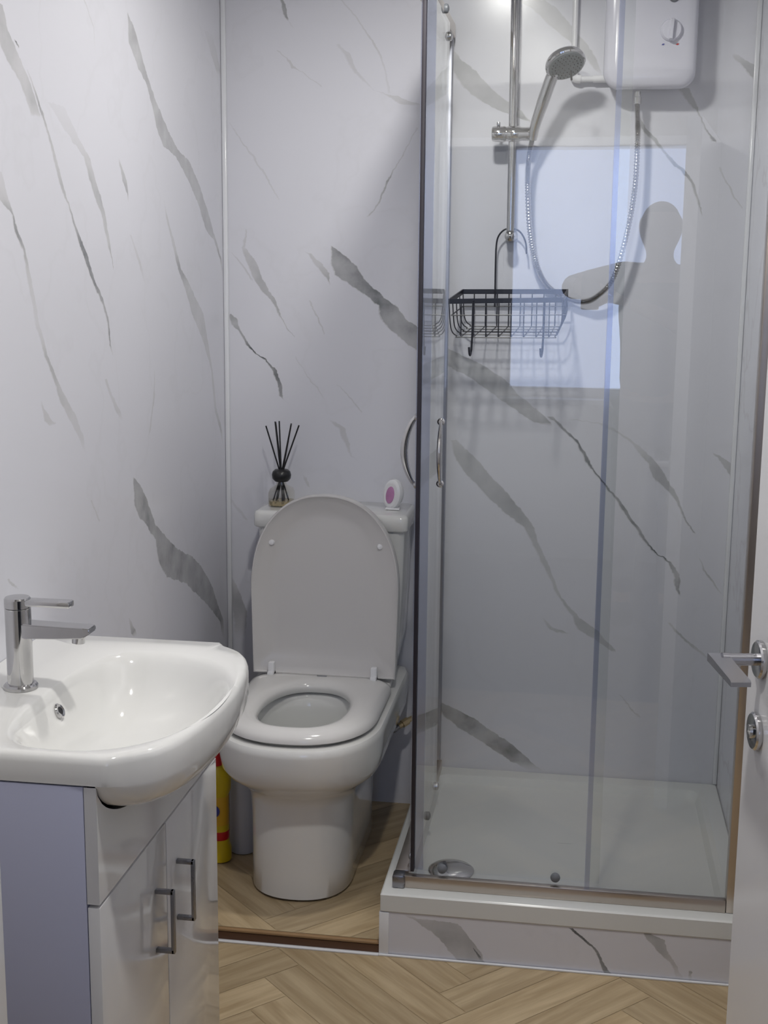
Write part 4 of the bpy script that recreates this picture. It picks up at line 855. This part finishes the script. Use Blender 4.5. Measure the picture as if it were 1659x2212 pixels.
pts = [(px, py, .95), (px, py, 1.10), (px, py, 1.28), (px, py, 1.45), (px, py, 1.54), (px-.002, py+.01, 1.60),            # pelvis..neck 0-5
       (px-.003, py+.02, 1.66), (px-.003, py+.02, 1.735), (px-.003, py+.01, 1.775),                                             # head 6-8
       (px-.15, py, 1.505), (px-.32, py+.05, 1.465), (px-.375, py+.17, 1.455), (px-.352, py+.285, 1.450),                         # left arm 9-12 (wrist)
       (px+.15, py, 1.50), (px+.22, py+.08, 1.25), (px+.04, py+.26, 1.33), (px-.13, py+.30, 1.40),                             # right arm 13-16 (wrist)
       (px-.09, py, .90), (px-.10, py, .50), (px-.10, py-.02, .09), (px-.10, py+.10, .035),                                    # left leg 17-20
       (px+.09, py, .90), (px+.10, py, .50), (px+.10, py-.02, .09), (px+.10, py+.10, .035)]                                    # right leg 21-24
edges = [(0, 1), (1, 2), (2, 3), (3, 4), (4, 5), (5, 6), (6, 7), (7, 8), (3, 9), (9, 10), (10, 11), (11, 12), (3, 13), (13, 14), (14, 15), (15, 16), (0, 17), (17, 18), (18, 19), (19, 20), (0, 21), (21, 22), (22, 23), (23, 24)]
rad = [(.15, .11), (.145, .10), (.15, .11), (.155, .11), (.080, .07), (.050, .055), (.092, .095), (.108, .110), (.072, .08), (.062, .062), .054, .046, .028, (.062, .062), .048, .038, .028, .085, .056, .042, .035, .085, .056, .042, .035]
body = skin('body', pts, edges, rad, M['skin'], pe)
# jumper and trousers follow the same skeleton, a little fuller
tor = [0, 1, 2, 3, 9, 10, 11, 13, 14, 15]; idx = {v: i for i, v in enumerate(tor)}
skin('jumper', [pts[i] for i in tor], [(idx[a], idx[c_]) for a, c_ in edges if a in idx and c_ in idx], [tuple(q*1.08+.004 for q in (rad[i] if isinstance(rad[i], tuple) else (rad[i], rad[i]))) for i in tor], M['shirt'], pe)
leg = [0, 17, 18, 19, 21, 22, 23]; idx = {v: i for i, v in enumerate(leg)}
skin('trousers', [pts[i] for i in leg], [(idx[a], idx[c_]) for a, c_ in edges if a in idx and c_ in idx], [tuple(q*1.10+.006 for q in (rad[i] if isinstance(rad[i], tuple) else (rad[i], rad[i]))) for i in leg], M['trous'], pe)
for s in (-1, 1):
    b = B(); loft(b, [ell(px+s*.10, py+.045, .050*k_, .135*k_, z) for k_, z in ((.96, .0), (1, .008), (1, .03), (.85, .062), (.5, .085))]); obj('shoe', b, M['shoe'], pe)
# head details
hx, hy, hz = px-.003, py+.02, 1.70
b = B(); bmesh.ops.create_uvsphere(b, u_segments=28, v_segments=18, radius=1)
for v in b.verts:
    c_ = v.co.copy(); v.co = Vector((hx+c_.x*.084, hy-.012+c_.y*.102, hz+.022+c_.z*.096))
bmesh.ops.delete(b, geom=[v for v in b.verts if (v.co.y > hy+.045 and v.co.z < hz+.065) or v.co.z < hz-.04], context='VERTS')
obj('hair', b, M['hair'], pe)
for s in (-1, 1):
    b = B(); bmesh.ops.create_uvsphere(b, u_segments=14, v_segments=10, radius=.011)
    for v in b.verts: v.co += Vector((hx+s*.030, hy+.075, hz-.002))
    obj('eye', b, mat('eye_white', (.7, .7, .7), .2) if s < 0 else bpy.data.materials['eye_white'], pe)
# hands: palm and five fingers curled round the phone edges
def hand(wrist, palm, side, nm):
    w_, p_ = Vector(wrist), Vector(palm)
    P = [w_, w_.lerp(p_, .5), p_]; E_ = [(0, 1), (1, 2)]; Rr = [(.026, .020), (.034, .017), (.036, .016)]
    up = Vector((0, 0, 1)); 
    for i, (dz, ln) in enumerate(((.030, .85), (.010, 1.0), (-.010, .95), (-.029, .75))):
        base = len(P); d1 = Vector((side*.030*ln, -.004, 0)); 
        P += [p_+up*dz*.8+Vector((side*.010, -.004, 0)), p_+up*dz+Vector((side*.034*ln, -.010, 0)), p_+up*dz*1.05+Vector((side*.052*ln, -.002, 0)), p_+up*dz*1.05+Vector((side*.060*ln, .010, 0))]
        E_ += [(2, base), (base, base+1), (base+1, base+2), (base+2, base+3)]; Rr += [.010, .009, .0085, .0075]
    base = len(P); P += [w_.lerp(p_, .6)+up*.026, p_+up*.045+Vector((side*.006, .012, 0)), p_+up*.058+Vector((side*.022, .020, 0))]
    E_ += [(1, base), (base, base+1), (base+1, base+2)]; Rr += [.013, .011, .009]
    skin(nm, P, E_, Rr, M['skin'], pe)
hand((px-.352, py+.285, 1.450), (px-.338, py+.308, 1.455), .9, 'hand')
hand((px-.13, py+.30, 1.40), (px-.235, py+.306, 1.415), -1, 'hand')
ph = thing('smartphone', (.0, -.012, 1.37), 'black smartphone held upright in both hands, mirrored in the glass', 'phone')
b = B(); loft(b, [[Vector((p.x, y, p.y)) for p in rrect(-.016+i, .058-i, 1.368+i, 1.522-i, .009, 0)] for y, i in ((-.016, .001), (-.0145, 0), (-.0085, 0), (-.0070, .001))]); obj('case', b, M['blackp'], ph)
b = B(); loft(b, [[Vector((p.x, y, p.y)) for p in rrect(-.013, .055, 1.373, 1.517, .006, 0)] for y in (-.0166, -.0160)]); obj('screen', b, M['blackp'], ph)
